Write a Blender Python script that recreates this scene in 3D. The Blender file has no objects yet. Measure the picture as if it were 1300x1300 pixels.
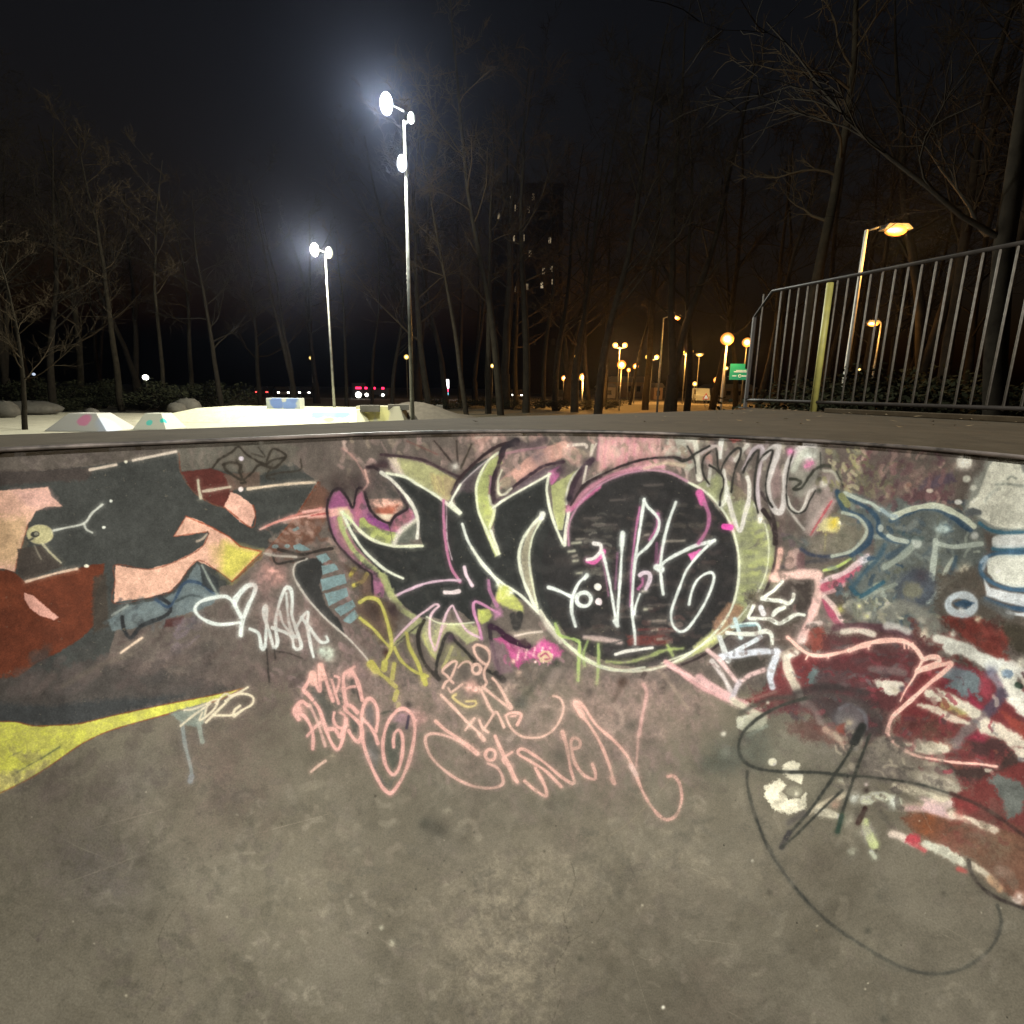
import bpy, math, random
import numpy as np
from mathutils import Vector, Matrix

random.seed(7)
scene = bpy.context.scene
COL = scene.collection
rad = math.radians

# ------------------------------------------------------------------ camera
EYE = 1.65                       # eye height above the bowl floor
FPX = 690.0                      # focal length in reference pixels (1300 wide)
PITCH = math.atan(158 / 690.0)
ROLL = 0.0123
Fv = Vector((0, math.cos(PITCH), -math.sin(PITCH)))
U0 = Vector((0, math.sin(PITCH), math.cos(PITCH)))
R0 = Vector((1, 0, 0))
Uv = U0 * math.cos(ROLL) - R0 * math.sin(ROLL)
Rv = R0 * math.cos(ROLL) + U0 * math.sin(ROLL)
CAM = Vector((0, 0, EYE))
cam_data = bpy.data.cameras.new("camera")
cam = bpy.data.objects.new("camera", cam_data)
COL.objects.link(cam)
cam_data.sensor_width = 36
cam_data.lens = 36 * FPX / 1300
cam_data.clip_start = 0.05
cam_data.clip_end = 3000
M3 = Matrix((Rv, Uv, -Fv)).transposed()
cam.matrix_world = Matrix.Translation(CAM) @ M3.to_4x4()
scene.camera = cam

# ------------------------------------------------------------------ world: night sky
world = bpy.data.worlds.new("World")
scene.world = world
world.use_nodes = True
wn = world.node_tree
bg = wn.nodes["Background"]
sky = wn.nodes.new("ShaderNodeTexSky")
sky.sky_type = 'NISHITA'
sky.sun_disc = False
sky.sun_elevation = rad(-2.5)
sky.sun_rotation = rad(150)
wn.links.new(sky.outputs[0], bg.inputs[0])
bg.inputs[1].default_value = 0.06
# moonlight-weak sun
sd = bpy.data.lights.new("night_sun", 'SUN')
sd.energy = 0.02
sd.angle = rad(5)
sd.color = (1.0, 0.95, 0.85)
so = bpy.data.objects.new("night_sun", sd)
COL.objects.link(so)
so.rotation_euler = (rad(50), 0, rad(-20))

scene.view_settings.view_transform = 'Standard'
scene.view_settings.look = 'None'
scene.view_settings.exposure = 0.0
scene.view_settings.gamma = 1.0
scene.cycles.use_denoising = True
scene.cycles.max_bounces = 6
scene.cycles.diffuse_bounces = 3
scene.cycles.volume_bounces = 0
scene.cycles.caustics_reflective = False
scene.cycles.caustics_refractive = False
scene.cycles.sample_clamp_indirect = 4

# ------------------------------------------------------------------ helpers
def ray(x, y):
    return Fv * FPX + Rv * (x - 650) + Uv * (650 - y)

def hit_z(x, y, z):
    d = ray(x, y)
    return CAM + d * ((z - EYE) / d.z)

def at_y(x, y, Y):
    """world point at forward distance Y seen in direction of the reference pixel"""
    d = ray(x, y)
    return CAM + d * (Y / d.y)

def tag(o, label=None, cat=None, group=None, kind=None):
    if label: o["label"] = label
    if cat: o["category"] = cat
    if group: o["group"] = group
    if kind: o["kind"] = kind
    return o

def empty(name, loc=(0, 0, 0), rz=0.0, **kw):
    o = bpy.data.objects.new(name, None)
    o.empty_display_size = 0.3
    COL.objects.link(o)
    o.location = loc
    o.rotation_euler = (0, 0, rz)
    return tag(o, **kw)

def copy_tree(o, parent=None):
    c = o.copy()
    COL.objects.link(c)
    c.parent = parent
    for ch in o.children:
        copy_tree(ch, c)
    return c

class MB:
    def __init__(s):
        s.v = []; s.f = []
    def box(s, c, size, rz=0.0, taper=1.0):
        hx, hy, hz = size[0] / 2, size[1] / 2, size[2] / 2
        b = len(s.v)
        cr, sr = math.cos(rz), math.sin(rz)
        for dz in (-1, 1):
            t = taper if dz > 0 else 1.0
            for dx, dy in ((-1, -1), (1, -1), (1, 1), (-1, 1)):
                x, y = dx * hx * t, dy * hy * t
                s.v.append((c[0] + x * cr - y * sr, c[1] + x * sr + y * cr, c[2] + dz * hz))
        for f in ((0, 3, 2, 1), (4, 5, 6, 7), (0, 1, 5, 4), (1, 2, 6, 5), (2, 3, 7, 6), (3, 0, 4, 7)):
            s.f.append(tuple(b + i for i in f))
        return s
    def tube(s, pts, rads, n=8, cap=True):
        pts = [Vector(p) for p in pts]
        if not hasattr(rads, '__len__'): rads = [rads] * len(pts)
        b = len(s.v)
        prev = None
        for i, p in enumerate(pts):
            a = pts[max(i - 1, 0)]; c = pts[min(i + 1, len(pts) - 1)]
            t = (c - a)
            if t.length < 1e-9: t = Vector((0, 0, 1))
            t.normalize()
            if prev is None:
                ref = Vector((1, 0, 0)) if abs(t.x) < 0.8 else Vector((0, 1, 0))
                u = t.cross(ref).normalized()
            else:
                u = (prev - t * prev.dot(t))
                u = u.normalized() if u.length > 1e-6 else t.orthogonal().normalized()
            prev = u
            w = t.cross(u)
            for k in range(n):
                a_ = 2 * math.pi * k / n
                s.v.append(tuple(p + (u * math.cos(a_) + w * math.sin(a_)) * rads[i]))
        for i in range(len(pts) - 1):
            for k in range(n):
                k2 = (k + 1) % n
                s.f.append((b + i * n + k, b + i * n + k2, b + (i + 1) * n + k2, b + (i + 1) * n + k))
        if cap:
            s.f.append(tuple(b + k for k in reversed(range(n))))
            e = b + (len(pts) - 1) * n
            s.f.append(tuple(e + k for k in range(n)))
        return s
    def poly(s, pts):
        b = len(s.v)
        s.v += [tuple(p) for p in pts]
        s.f.append(tuple(range(b, b + len(pts))))
        return s
    def prism(s, outline, z0, z1):
        n = len(outline); b = len(s.v)
        s.v += [(x, y, z0) for x, y in outline] + [(x, y, z1) for x, y in outline]
        s.f.append(tuple(b + i for i in reversed(range(n))))
        s.f.append(tuple(b + n + i for i in range(n)))
        for i in range(n):
            j = (i + 1) % n
            s.f.append((b + i, b + j, b + n + j, b + n + i))
        return s
    def extrude_y(s, outline, y0, y1, tf=None):
        """outline in (x,z), extruded along y"""
        n = len(outline); b = len(s.v)
        s.v += [(x, y0, z) for x, z in outline] + [(x, y1, z) for x, z in outline]
        s.f.append(tuple(b + i for i in range(n)))
        s.f.append(tuple(b + n + i for i in reversed(range(n))))
        for i in range(n):
            j = (i + 1) % n
            s.f.append((b + j, b + i, b + n + i, b + n + j))
        return s
    def ball(s, c, r, sx=1, sy=1, sz=1, n=10, m=6, jit=0.0, rng=None):
        b = len(s.v)
        for i in range(m + 1):
            ph = math.pi * i / m
            for k in range(n):
                th = 2 * math.pi * k / n
                q = 1 + (rng.uniform(-jit, jit) if rng and jit else 0)
                s.v.append((c[0] + r * sx * q * math.sin(ph) * math.cos(th),
                            c[1] + r * sy * q * math.sin(ph) * math.sin(th),
                            c[2] + r * sz * q * math.cos(ph)))
        for i in range(m):
            for k in range(n):
                k2 = (k + 1) % n
                s.f.append((b + i * n + k, b + (i + 1) * n + k, b + (i + 1) * n + k2, b + i * n + k2))
        return s
    def build(s, name, mat, parent=None, smooth=False, bevel=0.0):
        me = bpy.data.meshes.new(name)
        me.from_pydata(s.v, [], s.f)
        me.validate(); me.update()
        if smooth:
            me.polygons.foreach_set("use_smooth", [True] * len(me.polygons))
        o = bpy.data.objects.new(name, me)
        COL.objects.link(o)
        if mat: me.materials.append(mat)
        if parent: o.parent = parent
        if bevel:
            md = o.modifiers.new("bevel", 'BEVEL'); md.width = bevel; md.segments = 2
            md.limit_method = 'ANGLE'
        return o

def lin(c):
    return tuple(((v / 255) / 12.92 if v / 255 <= 0.04045 else ((v / 255 + 0.055) / 1.055) ** 2.4) for v in c)

def mat(name, color, rough=0.8, metal=0.0, emit=None, estr=0.0, noise=None, bump=0.0, scale=5.0, spec=0.5):
    """noise = (second colour, factor): procedural mottling"""
    m = bpy.data.materials.new(name)
    m.use_nodes = True
    nt = m.node_tree
    p = nt.nodes["Principled BSDF"]
    p.inputs["Base Color"].default_value = (*color, 1)
    p.inputs["Roughness"].default_value = rough
    p.inputs["Metallic"].default_value = metal
    p.inputs["Specular IOR Level"].default_value = spec
    if noise or bump:
        tc = nt.nodes.new("ShaderNodeTexCoord")
        nz = nt.nodes.new("ShaderNodeTexNoise")
        nz.inputs["Scale"].default_value = scale
        nz.inputs["Detail"].default_value = 8
        nz.inputs["Roughness"].default_value = 0.65
        nt.links.new(tc.outputs["Object"], nz.inputs["Vector"])
        if noise:
            r = nt.nodes.new("ShaderNodeValToRGB")
            r.color_ramp.elements[0].position = 0.5 - noise[1]
            r.color_ramp.elements[1].position = 0.5 + noise[1]
            r.color_ramp.elements[0].color = (*color, 1)
            r.color_ramp.elements[1].color = (*noise[0], 1)
            nt.links.new(nz.outputs[0], r.inputs[0])
            nt.links.new(r.outputs[0], p.inputs["Base Color"])
        if bump:
            bn = nt.nodes.new("ShaderNodeBump")
            bn.inputs["Strength"].default_value = bump
            bn.inputs["Distance"].default_value = 0.02
            nt.links.new(nz.outputs[0], bn.inputs["Height"])
            nt.links.new(bn.outputs[0], p.inputs["Normal"])
    if emit:
        p.inputs["Emission Color"].default_value = (*emit, 1)
        p.inputs["Emission Strength"].default_value = estr
    return m

def lamp(name, loc, power, color, radius=0.1, kind='POINT', rot=None, spot=None, blend=0.5, parent=None):
    d = bpy.data.lights.new(name, kind)
    d.energy = power; d.color = color
    d.shadow_soft_size = radius
    if kind == 'SPOT':
        d.spot_size = spot; d.spot_blend = blend
    o = bpy.data.objects.new(name, d)
    COL.objects.link(o)
    if parent: o.parent = parent
    o.location = loc
    if rot is not None: o.rotation_euler = rot
    return o

def aim(frm, to):
    return (Vector(to) - Vector(frm)).to_track_quat('-Z', 'Y').to_euler()

# ------------------------------------------------------------------ bowl geometry
DECK = 1.46
EDGE = [(0, 568), (75, 564), (150, 561.5), (240, 558.5), (330, 555.5), (460, 549), (600, 546), (720, 545.5),
        (830, 547.5), (900, 551), (1000, 556), (1100, 561), (1200, 568), (1300, 578)]
pts = [hit_z(x, y, DECK) for x, y in EDGE]
A = np.array([[p.x, p.y, 1] for p in pts]); B = np.array([-(p.x ** 2 + p.y ** 2) for p in pts])
sol = np.linalg.lstsq(A, B, rcond=None)[0]
CX, CY = -sol[0] / 2, -sol[1] / 2
RAD = math.sqrt(CX ** 2 + CY ** 2 - sol[2])
ang = np.array([math.atan2(p.y - CY, p.x - CX) for p in pts])
rr = np.array([math.hypot(p.x - CX, p.y - CY) for p in pts])
print("BOWL circle", CX, CY, RAD, "angles", np.degrees(ang).round(1), "resid", (rr - RAD).round(3))

RA_ = np.linspace(ang.min(), ang.max(), 60)
RB_ = np.interp(RA_, ang[::-1], (rr - RAD)[::-1])
for _ in range(25): RB_[1:-1] = (RB_[:-2] + RB_[1:-1] * 2 + RB_[2:]) / 4
def rim_r(th):
    t = np.clip(th, ang.min(), ang.max())
    d = np.interp(t, RA_, RB_)
    over = np.maximum(np.maximum(ang.min() - th, th - ang.max()), 0)
    return RAD + d * np.exp(-(over / 0.35) ** 2)

# closed rim path: front arc (polar), straight sides going back, round back end
BACK = 3.2
def rim_path():
    P = []
    for th in np.linspace(0, math.pi, 241):
        r = rim_r(th); P.append((CX + r * math.cos(th), CY + r * math.sin(th)))
    nf = len(P)
    for k in range(1, 17):
        P.append((CX - RAD, CY - BACK * k / 16))
    for th in np.linspace(math.pi, 2 * math.pi, 61)[1:]:
        P.append((CX + RAD * math.cos(th), CY - BACK + RAD * math.sin(th)))
    for k in range(1, 16):
        P.append((CX + RAD, CY - BACK + BACK * k / 16))
    return np.array(P), nf
RIM, NF = rim_path()
nx = np.roll(RIM, -1, 0); pv = np.roll(RIM, 1, 0)
tg = nx - pv; tg /= np.linalg.norm(tg, axis=1)[:, None]
NRM = np.stack([-tg[:, 1], tg[:, 0]], 1)          # inward normal of a counter-clockwise path
for i in range(NF):
    th_ = math.pi * i / (NF - 1); NRM[i] = (-math.cos(th_), -math.sin(th_))
# centre spine the inward offsets converge on (keeps the floor free of folds)
RT = 1.30                                          # transition radius
prof = [(0.0, DECK - 0.003), (0.0, 1.38), (0.0, RT)]
for k in range(1, 27):
    a = math.pi / 2 * k / 26
    prof.append((RT * (1 - math.cos(a)), RT - RT * math.sin(a)))
prof += [(1.36, 0.0), (1.42, 0.0)]
prof = np.array(prof)
PT = np.concatenate([[0], np.cumsum(np.hypot(*np.diff(prof, axis=0).T))])   # arc length down the wall
TMAX = PT[-1]

# painted area of the bowl in surface coordinates: u = arc angle, v = length down the wall
UA, UB = rad(14), rad(166)
def surf(th, t):
    """surface point for rim angle th (front arc) and length t down the wall"""
    r = rim_r(th)
    d = np.interp(t, PT, prof[:, 0]); z = np.interp(t, PT, prof[:, 1])
    return CX + (r - d) * np.cos(th), CY + (r - d) * np.sin(th), z

# ------------------------------------------------------------------ graffiti: paint rasterised on the wall
K = 1.45
X0, Y0, X1, Y1 = -20, 525, 1320, 1310
W_, H_ = int((X1 - X0) * K), int((Y1 - Y0) * K)
prng = np.random.default_rng(11)
def vnoise(h, w, cell):
    gh, gw = int(h / cell) + 3, int(w / cell) + 3
    g = prng.uniform(-1, 1, (gh, gw)).astype(np.float32)
    y = np.arange(h) / cell; x = np.arange(w) / cell
    yi = y.astype(int); xi = x.astype(int)
    fy = (y - yi)[:, None]; fx = (x - xi)[None, :]
    fy = fy * fy * (3 - 2 * fy); fx = fx * fx * (3 - 2 * fx)
    a = g[yi][:, xi]; b = g[yi][:, xi + 1]; c = g[yi + 1][:, xi]; d = g[yi + 1][:, xi + 1]
    return ((a * (1 - fx) + b * fx) * (1 - fy) + (c * (1 - fx) + d * fx) * fy).astype(np.float32)
N1 = vnoise(H_, W_, 1.6)
N2 = vnoise(H_, W_, 5)
N3 = vnoise(H_, W_, 16)
N4 = vnoise(H_, W_, 55)
WARP = 0.45 * N1 + 0.55 * N2
PC = np.zeros((H_, W_, 3), np.float32)      # paint colour (display values 0..255)
PA = np.zeros((H_, W_), np.float32)         # paint coverage

def _blend(y0, y1, x0, x1, a, col):
    a = np.clip(a, 0, 1)[..., None]
    c = np.array(col, np.float32)
    sub = PC[y0:y1, x0:x1]; sa = PA[y0:y1, x0:x1][..., None]
    out = a + sa * (1 - a)
    tint = 1 + 0.07 * N3[y0:y1, x0:x1][..., None] + 0.06 * N2[y0:y1, x0:x1][..., None] + 0.05 * N1[y0:y1, x0:x1][..., None] + 0.05 * N4[y0:y1, x0:x1][..., None]
    PC[y0:y1, x0:x1] = np.where(out > 1e-4, (c * tint * a + sub * sa * (1 - a)) / np.maximum(out, 1e-4), sub)
    PA[y0:y1, x0:x1] = out[..., 0]

def _P(s, o):
    ox, oy, sc = o
    P = [tuple(float(v) for v in q.split(',')) for q in s.split()]
    return np.array([((ox + x / sc - X0) * K, (oy + y / sc - Y0) * K) for x, y in P])

def _cr(P, step=3.0):
    if len(P) < 3: return P
    Q = np.vstack([2 * P[0] - P[1], P, 2 * P[-1] - P[-2]])
    out = []
    for i in range(1, len(Q) - 2):
        a, b, c, d = Q[i - 1], Q[i], Q[i + 1], Q[i + 2]
        n = max(1, int(np.hypot(*(c - b)) / step))
        for k in range(n):
            t = k / n
            out.append(0.5 * ((2 * b) + (c - a) * t + (2 * a - 5 * b + 4 * c - d) * t * t + (3 * b - a - 3 * c + d) * t ** 3))
    out.append(Q[-2])
    return np.array(out)

O = None
def at(ox, oy, sc):
    global O
    O = (ox, oy, sc)

def S(s, w, col, a=1.0, soft=1.2, jag=0.6, curve=True, taper=None, halo=.30):
    """one spray stroke; w in reference pixels"""
    P = _P(s, O)
    if curve: P = _cr(P)
    if len(P) == 1: P = np.vstack([P, P + 0.01])
    n = len(P)
    if w < 7 and halo: w *= .88
    wd = np.full(n, w * K / 2)
    t = np.linspace(0, 1, n)
    if taper == 'in': wd = wd * (0.35 + 0.65 * t)
    elif taper == 'out': wd = wd * (1 - 0.65 * t)
    elif taper == 'both': wd = wd * (0.35 + 0.65 * np.sin(np.pi * t))
    else: wd = wd * (1 + 0.12 * np.sin(t * n * 0.21 + P[0, 0]) + 0.08 * np.sin(t * n * .55 + P[0, 1]))
    HW = 5.0 * K if halo and w > 1.5 and a > .3 else 0
    pad = w * K / 2 + soft * K + jag * K + 2 + HW
    x0 = int(max(P[:, 0].min() - pad, 0)); x1 = int(min(P[:, 0].max() + pad + 1, W_))
    y0 = int(max(P[:, 1].min() - pad, 0)); y1 = int(min(P[:, 1].max() + pad + 1, H_))
    if x1 <= x0 or y1 <= y0: return
    D = np.full((y1 - y0, x1 - x0), 1e3, np.float32)
    for i in range(n - 1):
        a_, b_ = P[i], P[i + 1]
        bx0 = int(max(min(a_[0], b_[0]) - pad, x0)); bx1 = int(min(max(a_[0], b_[0]) + pad + 1, x1))
        by0 = int(max(min(a_[1], b_[1]) - pad, y0)); by1 = int(min(max(a_[1], b_[1]) + pad + 1, y1))
        if bx1 <= bx0 or by1 <= by0: continue
        yy, xx = np.mgrid[by0:by1, bx0:bx1].astype(np.float32)
        d = b_ - a_; L = max(float(d @ d), 1e-6)
        u = np.clip(((xx - a_[0]) * d[0] + (yy - a_[1]) * d[1]) / L, 0, 1)
        dist = np.hypot(xx - a_[0] - u * d[0], yy - a_[1] - u * d[1]) - (wd[i] + (wd[i + 1] - wd[i]) * u)
        sub = D[by0 - y0:by1 - y0, bx0 - x0:bx1 - x0]
        np.minimum(sub, dist, out=sub)
    if HW:
        g = np.exp(-np.maximum(D, 0) / (0.45 * HW)) * halo * a * (1 + .5 * N1[y0:y1, x0:x1] + .4 * N3[y0:y1, x0:x1])
        _blend(y0, y1, x0, x1, np.where(D < HW, g, 0), col)
    D += WARP[y0:y1, x0:x1] * jag * K
    wear = 1 - 0.30 * np.clip(N3[y0:y1, x0:x1] * 1.2 + N2[y0:y1, x0:x1] * .6 - .15, 0, 1) if w < 12 and halo else 1
    _blend(y0, y1, x0, x1, np.clip(0.5 - D / (soft * K), 0, 1) * a * wear, col)

def F(s, col, a=1.0, soft=1.2, jag=1.0, curve=False, grain=0.0):
    """filled shape"""
    P = _P(s, O)
    if curve: P = _cr(np.vstack([P, P[:1]]), 5)[:-1]
    pad = (soft + jag) * K + 2
    x0 = int(max(P[:, 0].min() - pad, 0)); x1 = int(min(P[:, 0].max() + pad + 1, W_))
    y0 = int(max(P[:, 1].min() - pad, 0)); y1 = int(min(P[:, 1].max() + pad + 1, H_))
    if x1 <= x0 or y1 <= y0: return
    yy, xx = np.mgrid[y0:y1, x0:x1].astype(np.float32)
    D = np.full(xx.shape, 1e6, np.float32); ins = np.zeros(xx.shape, bool)
    n = len(P)
    for i in range(n):
        a_, b_ = P[i], P[(i + 1) % n]
        d = b_ - a_; L = max(float(d @ d), 1e-6)
        u = np.clip(((xx - a_[0]) * d[0] + (yy - a_[1]) * d[1]) / L, 0, 1)
        D = np.minimum(D, (xx - a_[0] - u * d[0]) ** 2 + (yy - a_[1] - u * d[1]) ** 2)
        if a_[1] != b_[1]:
            c = ((a_[1] > yy) != (b_[1] > yy)) & (xx < (b_[0] - a_[0]) * (yy - a_[1]) / (b_[1] - a_[1]) + a_[0])
            ins ^= c
    D = np.sqrt(D) * np.where(ins, -1, 1) + WARP[y0:y1, x0:x1] * jag * K
    al = np.clip(0.5 - D / (soft * K), 0, 1) * a
    if grain: al = al * (1 - grain * (0.5 + 0.5 * N2[y0:y1, x0:x1]) - grain * 0.5 * (N1[y0:y1, x0:x1] > 0.3))
    _blend(y0, y1, x0, x1, al, col)

def E(x, y, rx, ry, col, a=1.0, soft=1.2, jag=0.8, ring=0):
    """ellipse (or ring of given width in ref px)"""
    t = np.linspace(0, 2 * math.pi, 25)[:-1]
    s = ' '.join('%.2f,%.2f' % (x + rx * math.cos(q), y + ry * math.sin(q)) for q in t)
    if ring: S(s + ' ' + s.split(' ')[0], ring, col, a, soft, jag)
    else: F(s, col, a, soft, jag)

def HZ(x, y, r, col, a=0.6):
    """overspray haze, r in reference pixels"""
    ox, oy, sc = O
    cx_, cy_ = (ox + x / sc - X0) * K, (oy + y / sc - Y0) * K
    R = r * K * 2
    x0 = int(max(cx_ - R, 0)); x1 = int(min(cx_ + R, W_)); y0 = int(max(cy_ - R, 0)); y1 = int(min(cy_ + R, H_))
    if x1 <= x0 or y1 <= y0: return
    yy, xx = np.mgrid[y0:y1, x0:x1]
    g = np.exp(-((xx - cx_) ** 2 + (yy - cy_) ** 2) / (r * K) ** 2) * (1 + 0.35 * N2[y0:y1, x0:x1] + 0.3 * N3[y0:y1, x0:x1])
    _blend(y0, y1, x0, x1, g * a, col)

def DB(x0, y0, x1, y1, cols, n, size, angle, a=0.5, seed=1, spread=0.5):
    """old layers: many short brush and roller marks"""
    r = random.Random(seed); z = size / O[2]
    for _ in range(n):
        x, y = r.uniform(x0, x1), r.uniform(y0, y1)
        L = size * r.uniform(0.5, 2.2); an = rad(angle + r.gauss(0, 40 * spread))
        dx, dy = math.cos(an) * L, math.sin(an) * L
        b = r.uniform(-.3, .3) * L
        S('%.1f,%.1f %.1f,%.1f %.1f,%.1f' % (x, y, x + dx / 2 - b * math.sin(an), y + dy / 2 + b * math.cos(an), x + dx, y + dy),
          z * r.uniform(0.35, 1.0), r.choice(cols), a * r.uniform(0.4, 1.0), soft=z * 0.18 + .8, jag=z * 0.16 + .6, halo=0)

# colours
CREAM = (214, 210, 188); WHT = (205, 208, 196); BLK = (38, 40, 39); PNK = (208, 162, 148); LPK = (200, 168, 172)
GRN = (150, 156, 88); MAG = (182, 74, 132); YEL = (170, 166, 70)

# -- old weathered layers on the wall
at(0, 0, 1)
F('-40,560 200,556 420,548 640,546 900,549 1100,560 1350,578 1350,900 1250,905 1100,900 960,880 900,870 840,872 700,868 560,875 420,880 330,868 200,905 -40,960', (92, 82, 75), .92, 14, 8)
HZ(480, 900, 60, (110, 96, 88), .6); HZ(620, 930, 80, (115, 104, 92), .5); HZ(780, 920, 80, (115, 104, 92), .5)
HZ(320, 900, 60, (88, 74, 66), .7); HZ(250, 960, 50, (98, 84, 74), .5); HZ(300, 1010, 50, (95, 80, 70), .5); HZ(90, 1080, 70, (86, 78, 70), .6)
HZ(60, 1000, 50, (84, 76, 66), .6); HZ(160, 1000, 45, (92, 84, 76), .5); HZ(140, 1110, 50, (84, 78, 74), .5)
DB(360, 560, 930, 620, [(120, 108, 98), (132, 110, 104), (105, 92, 84), (140, 118, 108), (96, 84, 78)], 150, 12, 80, .5, 3)
DB(300, 640, 470, 870, [(100, 82, 74), (112, 92, 88), (84, 70, 62), (128, 100, 96)], 110, 13, 60, .45, 4)
DB(420, 850, 900, 960, [(112, 100, 88), (126, 106, 100), (98, 88, 76)], 130, 16, 70, .35, 5)
DB(950, 560, 1300, 700, [(104, 82, 78), (118, 98, 90), (92, 70, 70), (110, 88, 82)], 130, 14, 100, .45, 6)
DB(960, 690, 1300, 900, [(86, 84, 78), (96, 90, 82), (74, 62, 58), (104, 90, 84)], 130, 14, 30, .45, 7)
DB(0, 840, 340, 1010, [(78, 68, 62), (88, 76, 70), (70, 64, 58)], 60, 22, 150, .4, 8)
DB(150, 870, 900, 1100, [(106, 92, 80), (98, 82, 72), (112, 106, 88), (92, 88, 74)], 60, 24, 90, .22, 9)
DB(600, 900, 900, 1040, [(122, 104, 98), (110, 98, 88)], 40, 18, 60, .3, 10)
HZ(620, 575, 30, (190, 150, 140), .4)
# pink and white rolled patches under the lip
at(600, 540, 3.939)
DB(640, 60, 940, 200, [(208, 130, 150), (206, 160, 148), (190, 120, 140), (214, 176, 160)], 70, 26, 80, .8, 12) if False else None
for i in range(34):
    x = 640 + i * 9
    S('%d,%d %d,%d' % (x, 55 + (i * 37) % 30, x - 12, 170 + (i * 53) % 60), 5, [(206, 126, 150), (210, 158, 146), (196, 140, 146), (214, 176, 162)][(i * 7) % 4], .6, 4, 1.5)
F('945,70 1110,40 1120,200 1080,230 960,160', (176, 176, 160), .8, 3, 2)
F('330,120 460,75 520,120 400,190 230,290 120,320 140,270', (212, 158, 142), .75, 3, 2)
S('140,290 125,330 160,360 200,330', 3, (200, 195, 170), .8)
E(180, 290, 42, 34, (132, 124, 104), .8, 2)
E(520, 160, 60, 45, (140, 130, 110), .7, 3)
S('480,100 560,95 570,110', 4, (208, 196, 182), .7)
S('600,100 580,200 555,300 620,270', 4, (196, 188, 168), .8)
HZ(40, 40, 12, (214, 160, 146), .7); HZ(230, 20, 6, (210, 180, 165), .7)
S('20,60 100,40 260,50', 5, (190, 176, 160), .5, 3)

at(0, 0, 1)
DB(400, 552, 960, 610, [(150, 126, 118), (168, 140, 132), (128, 108, 100), (186, 160, 148), (112, 94, 88), (140, 126, 108)], 150, 7, 80, .85, 101)
DB(600, 548, 900, 580, [(206, 160, 150), (190, 150, 140), (172, 150, 136)], 70, 8, 75, .55, 102)
DB(380, 600, 480, 860, [(120, 98, 92), (138, 112, 108), (90, 72, 66), (104, 88, 80)], 110, 7, 60, .75, 103)
DB(330, 740, 560, 900, [(128, 106, 104), (112, 92, 90), (140, 118, 114), (92, 78, 72)], 80, 7, 60, .75, 104)
DB(500, 780, 900, 900, [(128, 112, 100), (108, 94, 82), (140, 118, 110), (92, 80, 70)], 130, 7, 75, .75, 105)
DB(520, 870, 920, 1000, [(134, 116, 108), (146, 126, 118), (112, 100, 86), (122, 104, 98)], 120, 8, 70, .5, 106)
DB(150, 760, 400, 900, [(84, 70, 64), (96, 80, 76), (72, 60, 56), (104, 88, 82)], 160, 9, 150, .5, 107)
DB(940, 640, 1300, 1000, [(110, 98, 90), (84, 70, 66), (124, 110, 100), (70, 58, 56), (100, 84, 88)], 120, 8, 40, .8, 108)
# -- left abstract piece
at(0, 0, 1)
F('-40,560 220,555 228,576 160,586 60,597 -40,602', (84, 76, 68), .9, 3, 2)
DB(0, 572, 210, 590, [(98, 88, 78), (108, 96, 90), (76, 66, 62)], 40, 8, 0, .5, 21)
F('-40,602 60,597 110,592 160,586 224,575 262,566 330,563 362,580 402,611 372,660 338,698 330,708 295,740 240,760 150,790 135,840 100,850 -40,870', (57, 59, 56), 1, 1.5, 1)
F('-40,600 60,596 120,592 110,610 60,612 -40,620', (62, 52, 48), .8, 4, 3)
at(0, 540, 3.939)
F('890,100 1300,70 1420,90 1500,110 1450,180 1300,250 1200,240 1060,215 905,232 885,150', (98, 93, 82), .95, 3, 2)
DB(900, 90, 1500, 200, [(112, 104, 92), (88, 82, 72), (120, 106, 96)], 50, 34, 60, .5, 22)
F('905,232 1060,215 1150,250 1180,300 1120,408 1060,390 1000,355 950,310', (84, 36, 30), 1, 1.2, 1)
F('1120,245 1300,230 1300,300 1180,320 1150,330', (98, 78, 66), .9, 2, 2)
S('895,140 905,232 950,310 1000,358 1060,392 1120,412', 1.6, (110, 58, 40), .8)
F('-160,335 130,318 240,308 258,355 312,405 230,408 180,430 140,495 110,600 85,680 75,735 30,720 -160,700', (204, 160, 138), 1, 1.2, 1)
F('-160,450 130,460 120,600 80,700 -160,690', (188, 160, 112), .6, 14, 6)
F('60,325 240,312 300,400 180,420 130,400', (196, 152, 144), .6, 8, 3)
S('75,735 85,680 110,600 140,495', 1.6, (140, 62, 36), .6)
F('-160,745 30,722 75,735 130,785 385,718 470,695 522,692 515,760 480,830 470,1000 400,1070 300,1130 180,1190 90,1260 -160,1300', (100, 43, 23), 1, 2, 1.4)
F('470,760 530,740 545,1000 470,1040 460,900', (60, 52, 44), .9, 4, 2)
F('100,790 80,900 -160,950 -160,760', (112, 50, 26), .5, 12, 4)
F('90,620 130,610 205,600 300,690 320,700 130,775 95,745 85,690', (60, 52, 46), .9, 2, 1.5)
F('120,835 170,855 235,910 292,960 270,974 200,952 150,915 125,870', (206, 150, 134), 1, 1)
E(200, 545, 68, 50, (166, 160, 118), 1, 1.6)
E(175, 545, 24, 16, (46, 46, 40), 1, 1); E(182, 542, 12, 9, (120, 120, 90))
S('125,570 145,575 165,565', 2, (50, 50, 44), .8)
S('270,525 330,512 420,490 460,440 512,395', 3, WHT, .85)
S('420,490 432,520 462,537', 2.6, WHT, .8)
E(555, 378, 9, 8, WHT); E(520, 510, 9, 7, WHT)
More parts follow.
